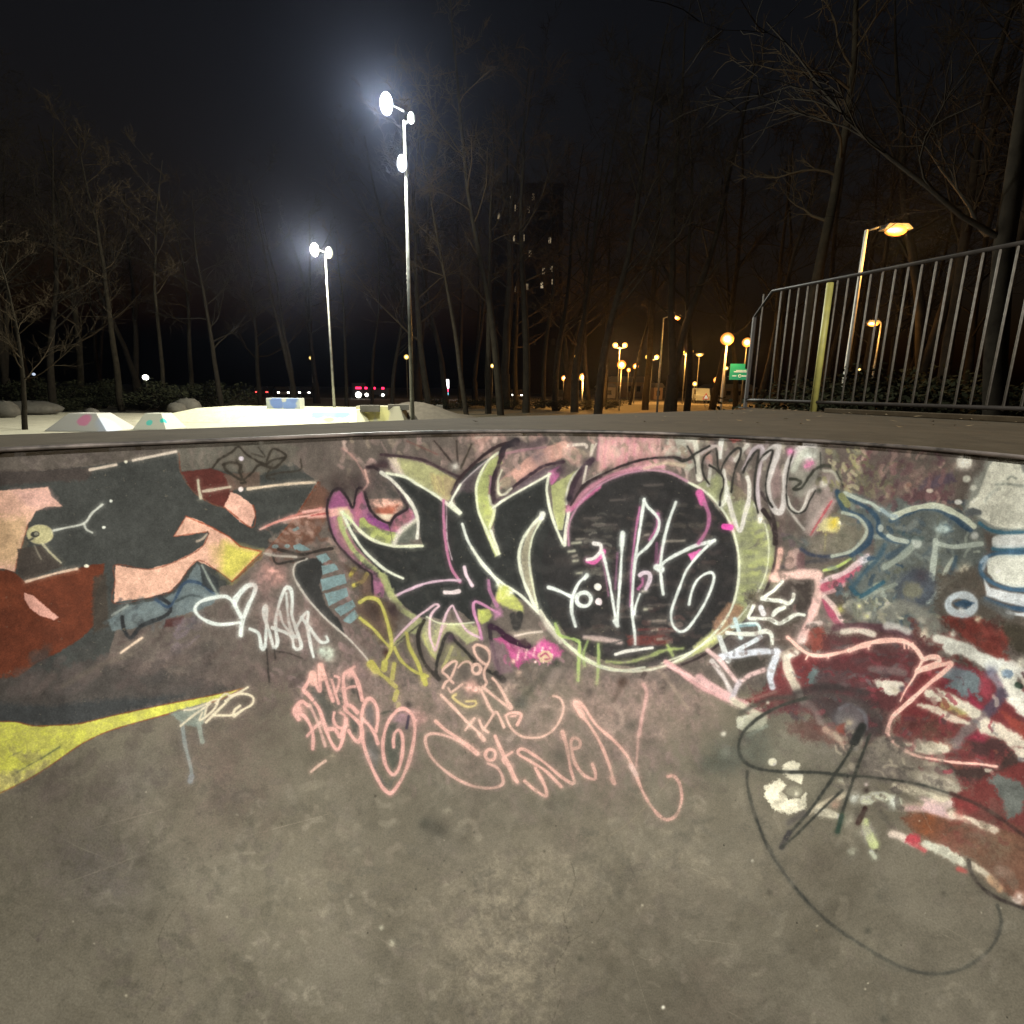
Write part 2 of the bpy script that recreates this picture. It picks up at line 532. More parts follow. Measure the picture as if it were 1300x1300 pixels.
S('215,595 250,635 305,687', 3, (172, 166, 132), .9); S('172,600 190,640 205,668', 2, (130, 122, 104), .8)
S('450,222 580,197', 4.2, (202, 186, 168)); E(630, 182, 9, 8, CREAM); S('665,175 880,131', 4.2, (202, 188, 172))
S('130,782 270,742 385,717', 3.2, (206, 176, 152)); E(433, 703, 12, 8, CREAM)
F('930,455 985,470 1060,510 1150,560 1200,605 1250,615 1310,630 1240,700 1160,780 1080,720 985,678 940,720 900,780 850,830 740,862 570,886 575,780 578,698 640,712 740,720 850,690 960,640 1015,600 1045,540 1040,530 950,547 868,556', (214, 166, 142), 1, 1)
F('1120,580 1200,605 1310,630 1240,700 1160,780 1100,735 1100,650', (198, 190, 76), .95, 12, 3)
F('1045,600 1130,590 1120,700 1060,700', (206, 178, 110), .5, 10, 3)
S('930,455 1060,510 1150,560 1200,605 1310,632 1240,700 1160,782', 1.6, (158, 66, 36), .85, curve=False)
S('1160,782 1080,722 985,678 900,782 850,832 740,864 570,888 575,780 578,698 740,720 850,692 960,642 1015,602 1045,540', 1.5, (120, 58, 38), .7)
S('1040,532 868,556 930,455', 1.5, (150, 66, 40), .7, curve=False)
S('985,580 1010,570 1035,545', 3, (190, 170, 150), .7)
F('1155,335 1200,350 1265,400 1277,450 1255,510 1200,482 1120,407', (214, 164, 144), 1, 1)
S('1120,407 1255,510 1277,450 1265,400', 1.6, (140, 60, 36), .8)
S('990,275 995,320 1005,365', 4.2, (178, 170, 146)); S('1015,330 1080,320 1150,308', 3.8, (176, 160, 140)); E(1205, 320, 13, 12, (214, 200, 196))
S('1240,318 1380,300 1480,290 1575,285', 3.6, (204, 184, 160))
at(200, 560, 5)
D_ = (44, 38, 30)
S('350,170 375,135 400,110 470,70 515,35 560,80 640,130 690,150', 3, D_, .9)
S('690,150 730,120 815,100 790,70 730,50 700,110 690,150', 3, D_, .8)
S('415,150 470,135 530,155 520,190 540,240 560,262 530,265', 3.6, D_, .9); S('420,150 440,190 500,230 545,245 600,200 650,150 740,170 810,110', 3.4, D_, .85)
S('700,220 780,200 905,182 908,115', 2.2, D_, .7); S('600,80 680,100 640,40', 2.5, D_, .6); S('730,150 690,230 740,240', 2.5, D_, .6)
E(530, 112, 16, 14, (206, 196, 206)); S('540,195 500,120', 3, D_, .7)
at(0, 0, 1)
F('405,612 430,640 395,690 350,702 338,698 372,660', (104, 66, 50), .85, 4, 3)
S('404,612 372,660 340,697 300,735', 1.6, (118, 56, 34), .85)
DB(330, 655, 420, 710, [(150, 128, 112), (96, 62, 48), (112, 92, 84), (168, 142, 128)], 50, 7, 30, .6, 23)
S('330,672 360,660 412,652', 3, (214, 164, 152), .9); S('338,668 372,655 408,645', 3, (196, 120, 110), .7); S('385,650 470,640 505,640', 4, (212, 160, 150), .8)
# teal letters under the pink shape
at(0, 540, 3.939)
F('540,975 600,930 650,900 790,872 870,842 930,780 985,690 1060,760 1100,850 1060,900 960,932 850,962 700,1012 560,1030', (98, 112, 114), .95, 2, 2)
DB(560, 860, 1050, 1000, [(86, 100, 104), (112, 124, 122), (74, 82, 84), (60, 62, 66)], 40, 30, 140, .5, 24)
S('610,960 620,1020 655,1062 710,1002 830,950 852,900 800,860', 5.5, (36, 38, 40), .95)
S('780,872 850,905 920,790 1000,790 1070,840', 4, (42, 62, 86), .9)
F('1000,700 1090,770 1100,850 1010,800', (40, 44, 46), .9, 2)
S('1010,700 1050,780 1090,850', 3, (150, 160, 150), .7); S('880,880 950,850 1010,860', 3, (60, 70, 72), .8)
S('560,950 640,900', 3, (150, 158, 152), .6)
F('830,970 920,955 910,1000 820,1010', (72, 34, 32), .8, 3)
DB(880, 960, 1020, 1110, [(112, 98, 104), (92, 80, 80)], 16, 40, 130, .6, 25)
S('605,1137 650,1105 710,1062', 3, (206, 182, 158))
# band of slate grey and the yellow swoosh
at(0, 800, 3.25)
F('-160,195 100,190 250,150 400,120 560,170 800,195 960,240 900,265 700,300 450,352 330,388 200,392 -160,378', (66, 61, 57), .92, 8, 6)
F('-160,290 200,310 500,280 760,270 640,310 450,352 330,388 200,392 -160,378', (52, 55, 56), .9, 8, 4)
DB(100, 60, 900, 260, [(84, 72, 68), (70, 62, 58), (96, 80, 74), (62, 58, 56)], 70, 50, 155, .45, 26)
S('260,230 400,150 540,100', 6, (98, 88, 76), .5, 5)
F('-160,380 60,378 140,395 240,392 330,385 500,345 700,303 880,268 1000,240 900,287 700,342 520,392 430,422 330,472 200,562 100,622 -160,765', (184, 184, 66), 1, 1)
F('-160,600 100,580 200,530 200,562 100,622 -160,765', (170, 156, 110), .6, 8, 3)
S('-60,378 60,378 140,395 240,392 330,385 500,345 700,303 880,268 1010,238', 1.6, (120, 62, 34), .85)
S('1000,242 900,289 700,344 520,394 430,424 330,474 200,564 100,624 -100,720', 1.6, (136, 72, 38), .85)
S('170,530 245,482', 2.5, (100, 108, 50), .8); S('70,585 160,535', 2.2, (120, 124, 60), .7); S('40,520 90,500', 1.6, (120, 124, 60), .6)
F('700,342 850,298 845,380 820,400 760,392', (118, 128, 118), .9, 3, 2)
S('752,390 765,480 790,580 785,622', 5, (128, 136, 134), .85); S('790,605 785,622', 8, (128, 132, 134), .8); S('820,370 828,430 835,460', 6, (132, 140, 130), .85)
T_ = (204, 192, 164)
S('745,395 800,350 868,300 800,325 760,330', 3, T_, .9); S('835,340 825,372 880,330 900,288 860,300 845,350', 2.8, T_, .9)
S('850,380 900,330 945,282 930,262 890,300', 3.2, T_, .9); S('880,352 960,350 1000,330', 3, T_, .9)
S('930,292 1022,236', 3.4, T_); S('950,270 1000,262 1042,275 1040,305 1000,330 965,355 968,330 990,312', 3.2, T_)
# white tags
at(0, 540, 3.939)
TG = (204, 212, 206)
S('1205,1050 1212,980 1245,900 1278,810 1240,800 1195,840 1170,875 1205,960', 5, TG); S('1210,965 1180,910 1150,868 1110,855 1010,878 975,920 1010,965 1090,995 1212,985', 4.6, TG)
at(300, 540, 3.939)
S('18,1045 38,960 60,900 98,815 70,800 20,840 -10,900', 4.6, TG)
S('68,1018 112,1042 125,1108 142,1110 150,1010 150,905 135,935 160,1015 188,1110 206,1085 196,1010 205,930 242,820 272,820 280,880 278,945 300,1020 325,1100 310,1120 288,1110 270,1050 180,1012', 4.6, TG)
S('215,930 240,1000 300,1060', 3.6, TG, .8); S('250,840 262,980 290,1060', 3.6, TG, .8)
S('300,1010 330,960 358,935 355,1000 372,1100 386,1158', 4.4, TG); S('325,960 365,1010 420,1082 458,1078 450,1055', 4.2, TG)
S('152,1120 158,1200 165,1285', 2.4, (48, 42, 38), .8); S('190,1120 195,1165', 2, (48, 42, 38), .7); S('200,1130 260,1140 330,1165', 2.2, (50, 44, 40), .7)
HZ(458, 1145, 9, (192, 208, 188), .95); HZ(425, 1130, 6, (180, 196, 180), .9)
HZ(180, 745, 15, (214, 158, 146), .8); HZ(130, 790, 14, (150, 118, 112), .6)

# -- dark wedge with teal blocks
F('300,690 350,668 420,662 440,720 415,800 450,900 520,980 540,1040 480,1000 400,925 330,835 288,760', (46, 46, 45), 1, 2)
S('352,668 300,690 285,730 300,780 360,870 450,970 560,1065 630,1140 668,1190 692,1240', 2.6, (196, 190, 178), .85, jag=1)
S('692,1240 700,1300 705,1360', 1.5, (150, 140, 130), .5)
TB = (112, 136, 138)
F('395,655 445,638 472,668 430,692', TB); F('425,702 492,690 512,722 432,748', TB); F('420,768 540,742 552,790 430,828', TB)
F('442,842 552,812 562,852 462,905', TB); F('488,918 582,872 600,905 522,955', TB); F('532,975 592,922 612,955 572,990 545,985', TB)
F('285,600 320,592 375,622 330,628 290,622', TB); E(195, 606, 16, 10, TB, .8); E(255, 603, 14, 10, TB, .8); F('280,520 310,505 320,518 290,530', TB, .8)
S('210,620 290,640 340,645 400,630 480,615', 4, (42, 36, 32), .9); S('180,650 200,690 250,685 340,665', 3.4, (44, 38, 34), .85); S('140,640 200,652 300,658', 3, (176, 168, 156), .7)
S('590,720 572,748', 6, (176, 164, 62)); S('652,745 630,780 588,800', 5.5, (172, 160, 66))
F('550,700 690,760 680,860 760,880 820,960 740,1100 640,1000 590,900 620,830', (86, 64, 52), .7, 8, 5)

# ================= main dark piece =================
at(400, 560, 6.5)
HZ(210, 380, 18, (56, 44, 42), .75); HZ(370, 360, 16, (58, 46, 46), .75); HZ(490, 340, 18, (78, 64, 62), .6)
F('110,490 150,430 205,405 262,480 310,550 340,460 385,415 440,540 500,620 570,672 610,690 660,625 740,560 780,545 840,640 720,750 650,860 480,830 370,760 280,640 240,600 262,740 330,860 440,980 560,1070 590,1180 560,1290 480,1290 470,1100 370,1030 250,920 160,810 110,680', (148, 92, 122), 1, 2, 1.2)
F('110,480 200,405 255,470 270,540 110,560', (140, 72, 118), .8, 8, 3); F('310,560 350,430 395,420 400,500 370,650 330,660', (168, 98, 118), .8, 6, 3)
F('130,640 230,640 290,800 400,960 350,1000 200,860', (146, 100, 112), .8, 5, 3)
F('440,600 600,690 640,740 500,700 430,640', (150, 66, 140), .9, 4, 2); F('660,640 760,560 810,580 790,650 680,740 620,740', (176, 106, 120), .9, 4, 2)
# peach window between the horns
F('440,480 700,470 740,540 660,610 600,680 520,610 450,550', (206, 158, 140), .95, 3, 2); F('480,560 680,530 640,610 500,600', (160, 86, 62), .9, 5, 2)
F('500,600 650,605 610,655 560,645', (214, 200, 172), .9, 3, 1)
F('-60,610 100,560 270,540 290,590 200,610 110,630 -60,640', (216, 164, 152), .9, 3); S('-30,615 60,600 110,595', 2, (170, 76, 70), .8)
F('190,560 290,570 310,640 250,690 215,640', (196, 180, 130), .9, 5, 2)
F('370,640 400,630 440,680 560,735 660,752 680,780 640,862 560,845 470,805 390,755 360,720', (158, 168, 84), 1, 1.6)
S('205,640 240,760 320,900 430,1010 545,1090 600,1180 660,1290 700,1340', 6.5, (158, 168, 98), 1, 2)
# the black letter mass
at(0, 0, 1)
MASS = ('437,652 450,675 476,690 503,694 537,694 531,670 524,645 510,622 489,602 512,605 538,616 563,634 578,641 576,628 586,606 602,590 622,580 '
        '612,600 606,625 608,650 616,680 632,705 632,705 627,672 628,641 660,622 698,603 695,628 702,655 715,690 722,692 722,670 735,642 760,620 812,722 '
        '720,790 700,795 686,776 672,765 655,758 640,750 630,752 622,770 612,788 600,790 590,780 575,772 568,776 560,786 548,784 530,783 508,765 493,745 488,730 470,712 452,692 440,668')
F(MASS, BLK, 1, 1.2)
E(812, 722, 125.5, 126, (39, 38, 38), 1, 1.4)
DB(700, 615, 925, 830, [(52, 48, 46), (30, 31, 32), (60, 54, 52), (44, 40, 42)], 120, 12, 5, .5, 31, .15)
DB(450, 600, 690, 770, [(48, 50, 48), (30, 32, 32), (56, 54, 52)], 90, 11, 60, .4, 32)
DB(735, 640, 900, 815, [(78, 72, 66), (64, 58, 54), (90, 82, 72), (52, 48, 46), (74, 60, 56)], 170, 7, 3, .5, 131, .12)
DB(740, 650, 770, 730, [(120, 116, 104), (90, 86, 78), (60, 58, 54)], 40, 6, 0, .55, 132, .12)
DB(455, 600, 560, 770, [(66, 64, 60), (52, 52, 48), (30, 30, 30)], 90, 7, 30, .4, 133)
at(400, 560, 6.5)
F('650,850 680,790 760,700 830,660 850,720 840,800 760,845', (88, 92, 82), .9, 6, 3)
# wing and second letter top
F('600,140 700,135 880,175 1000,225 1110,290 1180,330 1140,420 1100,490 1050,485 960,420 820,345 700,260 650,200', (150, 152, 96), 1, 1.4)
F('950,270 1110,290 1180,330 1140,430 1090,500 1050,470 980,400', (160, 140, 108), .8, 6, 3)
S('960,300 1010,400 980,270 1060,440 1050,300', 2, (176, 166, 110), .6)
F('600,140 680,130 700,200 740,290 690,290 630,220', (196, 178, 168), .8, 4, 2)
HZ(560, 190, 7, (50, 36, 42), .95); S('430,220 500,205 580,200', 5, (66, 48, 50), .9, 3)
S('545,112 700,125 880,152 1000,205 1100,255 1195,300', 3.6, (58, 42, 46)); S('1135,430 1180,340 1240,260 1310,190', 4, (46, 34, 36))
S('985,0 1060,90 1140,190', 2.6, (52, 42, 38), .9); S('1168,0 1172,100 1182,190', 2.6, (60, 50, 44), .9); S('1290,30 1245,130 1200,225', 2.8, (58, 50, 42), .9)
S('760,0 900,60 1010,110', 2, (110, 74, 66), .7); HZ(1155, 210, 5, (190, 186, 176), .8)
S('110,480 98,560 115,680 160,810 250,925 370,1035 462,1095 470,1180 478,1265', 3, (44, 32, 36))
S('110,485 150,410 205,395 265,465 312,550 332,460 355,390 400,400 425,480 450,555 500,620 570,665 622,678', 3.4, (40, 30, 34))
S('618,690 660,620 760,555 728,480 660,370 560,265 480,215 430,215', 3.6, (44, 32, 36)); S('612,690 625,760 640,830', 1.4, (70, 66, 40), .8)
S('228,585 260,670 330,800 420,920 550,1040 640,1095 725,1132', 4, (204, 208, 188)); S('215,585 285,640 370,738 480,818 650,865 885,865', 4.2, (208, 212, 180))
S('545,258 640,330 750,450 825,570 850,680 842,800', 4.6, (206, 204, 190)); S('590,265 740,295 850,360 960,425 1060,495 1190,600', 4, (204, 208, 184))
S('650,850 700,750 830,650', 6, (206, 204, 184), .8, 4); S('250,720 300,660 240,600', 3.2, (190, 206, 150), .6)
S('400,400 430,330 330,150 230,60', 2.6, (198, 150, 140), .5, 2); S('410,240 440,340', 3, (204, 160, 146), .8)
at(560, 540, 6.5)
F('100,600 150,490 260,380 400,290 340,400 300,480 285,560 170,540', (72, 60, 64), .9, 5, 3)
F('430,690 450,640 600,520 730,425 860,350 1000,325 960,360 900,400 890,415 650,545 450,665', (92, 74, 82), .95, 3, 2)
F('880,390 980,330 975,420 915,500 900,480', (182, 98, 146), 1, 3)
F('905,500 1050,410 1160,342 1110,440 1045,560 1030,700 1005,865 960,860 925,720', (150, 156, 92), 1, 1.6)
F('1030,640 1060,520 1120,400 1210,360 1250,290 1170,500 1320,430 1320,500 1180,590 1080,690 1050,730', (88, 68, 74), .85, 4, 2)
F('1035,660 1100,650 1200,570 1320,490 1320,520 1200,610 1070,720 1045,730', (190, 96, 142), .95, 3)
F('400,290 490,235 505,310 440,390 395,490 400,600 448,740 410,860 495,1060 445,1085 370,900 310,720 285,560 320,420', (154, 164, 88), 1, 1.6)
F('350,640 430,690 440,760 400,850 360,780', (180, 186, 110), .7, 6, 2)
S('575,160 510,205 400,280 330,390 292,500 292,600 312,720 380,880 460,1065', 3.6, (208, 214, 176)); S('430,660 438,720 400,840', 4, (206, 210, 170), .8)
S('410,870 440,950 478,1060', 4, (206, 208, 186)); S('395,580 410,640 445,665', 3, (206, 210, 170), .8)
F('400,420 430,430 420,560 395,560', (150, 100, 130), .8, 3, 2)
S('90,560 160,430 300,290 450,180 570,140', 4.4, (48, 34, 36)); S('500,245 520,190 620,130', 8, (40, 32, 38)); HZ(595, 150, 7, (44, 38, 42), .9)
S('500,245 470,340 440,430 428,540 440,635', 6, (48, 34, 40)); S('440,640 520,575 620,490 760,390 860,330 1010,300', 4.4, (52, 36, 44)); 
S('620,160 740,170 850,120', 8, (66, 54, 58), .7, 5); S('540,230 700,200 860,180', 3.4, (150, 110, 118), .8); HZ(800, 250, 12, (90, 76, 80), .6)
S('430,680 520,615 650,540 760,480 900,400', 3.2, (210, 212, 190)); S('890,400 872,520 880,600 905,720 950,850 1005,975', 4, (208, 212, 188)); S('1020,985 1030,880 1050,720', 5, (208, 212, 192))
S('1160,342 1085,430 1040,540 1035,650', 3, (206, 206, 184), .9); S('100,590 150,500 260,390 390,280', 2.2, (190, 180, 180), .7)
S('500,370 470,460 478,560 520,570 580,520', 3, (206, 204, 176), .8)
S('1245,285 1165,370 1100,470 1060,600', 7, (58, 42, 52), .95, 2); HZ(1060, 610, 5, (34, 28, 36), .95); HZ(1215, 300, 6, (60, 44, 54), .8)
HZ(980, 370, 7, (70, 52, 62), .9); S('1200,340 1170,480 1320,400', 3.4, (206, 198, 182), .8, curve=False); S('1280,150 1240,240', 2.6, (196, 182, 170), .7)
S('1170,500 1240,450 1320,430', 4, (52, 38, 44))
# thin highlights inside the letters
S('175,815 220,950 300,1080 400,1205 470,1300', 3.6, (200, 206, 196)); S('80,640 160,720', 5, (214, 218, 196), .95); S('160,490 90,610 90,640', 3.4, (206, 208, 190))
at(600, 540, 3.939)
S('-5,610 60,710 150,790 240,850 320,930 350,950', 3.6, (206, 210, 192))
F('350,450 300,540 285,640 300,760 325,905 280,850 245,740 240,640 270,540', (150, 146, 108), .95, 2)
S('345,452 290,510 248,580 232,660 250,760 290,860 325,930', 4.6, (208, 212, 190), 1, 1.6); S('345,470 300,560 283,680 305,820 325,910', 2.6, (200, 206, 176), .9); S('350,445 345,462', 8, (214, 216, 204), 1, 2)
at(400, 560, 6.5)
S('1060,490 1062,640 1082,860 1122,1040 1195,1160', 4, (178, 112, 142)); S('1085,520 1090,800 1130,980', 1.6, (206, 180, 190), .7)
S('1195,1150 1090,1148 920,1172 760,1232 620,1300', 3.6, (192, 162, 178)); S('1070,1248 1130,1250 1185,1240', 5.5, (212, 196, 196)); S('1232,1040 1250,1110 1295,1190', 5, (210, 186, 196))
# spikes below
at(460, 720, 6.5)
F('130,60 190,40 240,150 280,240 350,340 450,400 520,440 470,560 380,540 300,640 220,660 320,560 420,440 300,360 210,240', (152, 160, 92), .9, 3, 2)
F('520,420 640,460 760,460 900,470 960,500 960,600 860,640 780,560 700,540 650,600 620,760 560,720 500,620 480,560', (152, 156, 98), .95, 3, 2)
F('700,640 760,640 850,700 900,780 760,800 680,760 640,760', (118, 116, 78), .7, 8, 4)
F('950,350 1050,340 1070,400 1040,450 990,470 950,440', (168, 178, 76), .95, 3)
F('1090,280 1130,150 1180,150 1260,240 1330,320 1330,380 1180,330', (176, 184, 84), .95, 4, 2); HZ(1130, 150, 5, (214, 220, 190), .9); HZ(1220, 210, 5, (216, 220, 190), .9); S('1130,170 1150,260 1200,210', 3, (190, 190, 120), .7)
F('1080,360 1140,330 1160,400 1090,430', (172, 120, 150), .8, 4, 2)
F('520,430 560,420 640,440 600,520 560,600', (96, 90, 84), .5, 6, 3)
S('220,655 330,530 450,415 540,350 600,308 632,320 590,360 560,420 556,560 580,640 602,685 630,600 665,470 700,370 742,318 765,360 810,450 870,530 985,590', 3.4, (198, 166, 176))
S('985,590 965,500 930,400 915,320 930,285 980,300 1060,345 1130,385', 4, (186, 126, 160)); S('530,410 640,462 780,470 920,455', 2, (206, 210, 170), .8)
S('600,690 640,560 690,480', 2, (190, 150, 160), .6); S('1040,110 1050,190 1080,260 1110,320', 5, (164, 108, 142), .8); S('500,560 540,660 610,760', 2, (170, 170, 90), .7)
S('510,440 465,530 462,620 490,740 540,830 630,925', 5, (40, 36, 32)); S('640,925 610,880 615,790 650,670 690,565 730,550 760,600 850,690 940,785 1060,870 1165,925', 4.4, (40, 38, 34)); HZ(735, 580, 5, (60, 44, 56), .8)
HZ(1060, 490, 5, (38, 34, 38), .9); S('1050,480 1062,600 1090,720 1130,850', 5, (46, 38, 42)); S('1060,490 1130,520 1200,590 1310,640', 7, (46, 26, 42)); S('1240,400 1270,500 1300,390', 8, (34, 34, 34), .8, 2); S('1110,880 1160,930', 7, (44, 40, 38))
S('510,445 400,530 260,650', 2, (64, 62, 40), .8)
HZ(200, 700, 5, (52, 26, 26), .9); S('200,700 190,760', 3, (52, 26, 26), .8); HZ(100, 340, 13, (52, 38, 32), .7); HZ(260, 350, 10, (46, 34, 34), .8)
S('-20,420 90,510 160,590 220,655', 4, YEL); S('-20,290 40,255 110,262 150,300 190,400 232,560 240,640 230,700 195,770 178,850', 4.6, YEL)
S('265,665 320,770 430,860 535,900', 4, YEL); S('365,545 390,660 460,800 500,930', 5, YEL, .95, 1.6); S('505,900 520,960', 7, YEL); S('262,800 246,920', 5.5, YEL); S('70,800 110,850', 9, (178, 172, 66)); S('110,850 200,920 275,985', 5.6, YEL); S('185,790 180,840', 7, YEL); S('284,1030 268,1090', 7.4, (176, 172, 76)); S('300,1130 296,1150', 6, (160, 156, 90), .8); S('740,660 700,760 660,830', 4, (160, 158, 90), .7)
# magenta patch
at(560, 800, 8.125)
F('500,110 640,80 700,260 760,420 620,460 540,380 490,250', (128, 98, 108), .7, 5, 3)
F('540,92 640,62 720,110 800,180 860,215 940,190 1000,120 1060,80 1170,150 1260,225 1210,280 1120,310 960,290 840,330 790,400 740,330 690,250 660,150', (184, 78, 134), .95, 4, 3)
DB(640, 90, 1220, 330, [(206, 100, 150), (168, 64, 116), (214, 150, 170), (190, 84, 140), (130, 90, 104)], 60, 34, 60, .55, 33)
for i in range(26):
    HZ(780 + (i * 173) % 430, 160 + (i * 97) % 170, 1.6, (224, 180, 176), .8)
F('700,20 820,10 1040,0 1100,60 980,150 760,100', (150, 138, 120), .6, 6, 4); S('760,60 900,30 1040,15', 3, (206, 190, 176), .8)
S('640,50 760,120 900,165', 7, (52, 24, 44)); F('780,110 860,90 920,150 880,170', (70, 52, 54), .9, 3)
E(1075, 272, 78, 62, (192, 176, 136), .95, 2, 2); S('1030,270 1080,240 1120,290 1070,300', 2, (150, 60, 90), .8); HZ(800, 440, 4, (200, 168, 150), .8); HZ(745, 320, 3, (220, 180, 160), .8)
S('1190,330 1130,380 1040,470 930,610 820,720 750,810', 7, (76, 74, 62), .55, 6, 2, taper='in'); HZ(1180, 340, 6, (52, 54, 46), .9); HZ(820, 750, 9, (72, 74, 66), .7)
S('1200,420 1140,520 1050,700 930,860 850,960', 9, (140, 126, 116), .5, 6, 3); HZ(700, 610, 11, (176, 150, 138), .6); HZ(1090, 770, 6, (160, 142, 130), .7); S('700,1140 760,1060', 7, (160, 142, 132), .6, 4)

# ---- circle: rims, crescent, streaks and the tag in it
at(0, 0, 1)
F('884,617 905,632 925,662 936,700 937,735 928,775 908,805 880,830 850,845 812,850 860,842 905,822 940,797 965,765 980,728 985,695 978,665 966,645 940,620 910,600', (136, 142, 92), 1, 1.6, 1.4)
DB(938, 650, 975, 770, [(150, 160, 90), (120, 122, 92), (168, 176, 96), (112, 116, 84)], 60, 8, 0, .6, 34, .3)
F('905,790 925,765 945,770 930,800 905,812', (152, 112, 84), .85, 4, 2); F('880,820 905,800 915,812 880,832', (176, 180, 100), .85, 4, 2)
S('966,625 980,650 986,690 978,735 955,778 925,808 885,836 840,852', 3.8, (48, 38, 38), .9)
S('957,640 972,668 976,700 970,735 950,770 922,798 880,826 840,842', 2.2, (200, 204, 172), .85)
S('872,611 900,628 925,660 937,700 937,740 927,776 905,806 872,832 835,848 795,852 755,842 725,822 702,798 686,775', 3.2, (206, 210, 184))
S('722,692 722,668 732,645 752,622 785,604 820,597 850,600 872,611', 3, (176, 130, 150), .9, 2)
S('720,648 745,622 775,604 812,594 842,592', 5.5, (190, 128, 146), .85, 2.5)
S('722,700 700,700', 1, BLK)
at(600, 540, 3.939)
S('490,400 560,300 700,222 850,172 1000,160 1075,172 1140,130 1225,90', 3.2, (50, 38, 40)); S('860,215 960,190 1060,200', 4, (196, 180, 150), .6, 3)
S('340,940 380,1010 440,1080', 6, (200, 192, 176), .7, 4)
S('560,1060 640,1068 740,1085', 6.5, (196, 172, 164), .75, 3); F('770,1050 960,1045 1000,1075 960,1100 780,1100', (104, 46, 42), .85, 4, 2); S('830,1022 1000,1018', 3, (96, 44, 42), .8)
for y, x0_, x1_, c in [(920, 860, 900, 0), (980, 880, 960, 1), (1025, 895, 920, 0), (1070, 925, 970, 1), (830, 850, 870, 0), (960, 700, 840, 2), (570, 520, 560, 1), (590, 500, 540, 0), (632, 480, 510, 0), (655, 500, 520, 1), (680, 505, 525, 0), (580, 960, 1060, 1), (550, 860, 880, 1), (740, 520, 545, 0), (900, 880, 1000, 2), (800, 840, 960, 2), (465, 560, 640, 2), (375, 690, 760, 2), (300, 860, 950, 2), (500, 600, 720, 2)]:
    S('%d,%d %d,%d' % (x0_, y, x1_, y - 4), 2.8, [(196, 194, 168), (150, 140, 126), (84, 76, 72)][c], .7, 2.5, 1.4)
DB(840, 900, 1010, 1090, [(98, 66, 62), (60, 46, 46), (120, 104, 96)], 26, 26, 0, .6, 36, .1)
F('860,1040 560,1150 600,1110 ', BLK, .5)
S('415,995 440,1050 520,1075 535,1100 530,1190 528,1275', 4.6, (152, 178, 86), .95, 1.8, 1.2); S('575,1080 555,1140 560,1200', 4, (140, 164, 80), .8, 2); S('628,1095 630,1180 622,1290', 4.4, (150, 176, 86), .9, 2, 1.2)
S('670,1180 760,1185 870,1160 960,1125 1050,1115', 4.2, (150, 168, 84), .85, 2.5, 1.5); S('975,1100 1000,1150', 4, (150, 170, 84), .8, 2); S('460,1085 560,1170 660,1215 760,1225 860,1210', 3.6, (196, 206, 168), .9)
S('860,1240 850,1260', 6, (44, 36, 32), .8)
at(640, 640, 4.643)
PS = (176, 92, 142)
S('580,320 600,430 615,540', 2.6, (120, 74, 100), .8); S('668,290 660,420 655,500', 3, (112, 68, 96), .8); S('800,20 770,200 750,420 745,600', 3, PS, .8); S('905,60 905,130 860,210', 5, PS, .9, 2); S('900,230 895,350', 4, (116, 66, 98), .7); S('930,250 905,350', 2.5, PS, .6)
S('492,335 530,345 575,300 585,280', 6, (206, 84, 152)); S('490,328 530,318 568,278 568,240 530,232', 5, (216, 212, 208), 1, 1.5)
S('580,285 600,360 625,480 648,620 662,705', 3.8, TG); S('668,700 672,600 684,440 692,310 698,190', 4, TG, 1, 1.3); S('698,170 695,240', 6.5, TG, .9, 2); S('650,690 668,715', 6, TG, .9, 2)
S('772,825 770,770 755,640 757,520 770,350 795,180 822,0 826,-30', 4, TG); S('824,-20 850,20 895,65 915,110 900,170 850,245 785,305 770,350', 4.2, TG)
S('768,650 775,600 800,530', 3.4, TG); S('800,420 820,405 855,410 858,450 835,500', 5.5, (196, 180, 190)); S('815,440 815,470 790,500', 4, PS, .8)
S('1012,-10 975,90 945,200 928,300 922,380 930,470 938,530', 4.2, TG); S('908,375 960,330 1040,285 1130,245 1240,215', 4.8, TG); S('900,372 925,385', 8, TG, 1, 2)
F('1080,295 1165,262 1150,300 1110,342', (210, 90, 158), 1, 2)
S('1240,212 1180,265 1120,330 1070,400 1035,490 1005,570 985,640 990,700 1010,735 1040,752 1080,735 1130,670 1180,590 1220,500 1238,430 1218,403 1170,420 1130,460 1105,520 1090,590', 3.8, TG)
at(600, 540, 3.939)
S('1135,340 1150,385', 10, (200, 92, 152), 1, 2); S('1160,390 1182,450 1172,520 1130,590', 5, (172, 100, 140), .9, 2); E(1278, 510, 18, 14, (214, 80, 160))
S('380,810 420,822 490,855', 5, TG, 1, 1.5); S('572,750 530,790 500,860 495,930 515,1005', 4.6, TG, 1, 1.3); S('570,752 560,765', 6, TG, 1)
E(556, 870, 36, 34, TG, 1, 1.2, ring=5.4); E(626, 808, 18, 18, (216, 214, 206), 1, 1.4); E(630, 882, 18, 18, (218, 204, 206), 1, 1.4)
S('715,1145 770,1130 900,1112', 4.2, (214, 214, 204))

at(0, 0, 1)
for x, y, r, a_ in [(440, 860, 34, .5), (500, 880, 30, .4), (560, 900, 30, .35), (760, 890, 44, .45), (820, 880, 40, .45), (700, 930, 40, .35), (880, 900, 34, .4), (610, 960, 36, .3), (380, 800, 26, .4), (345, 780, 22, .45), (790, 960, 36, .3)]:
    HZ(x, y, r, (148, 124, 116), a_)
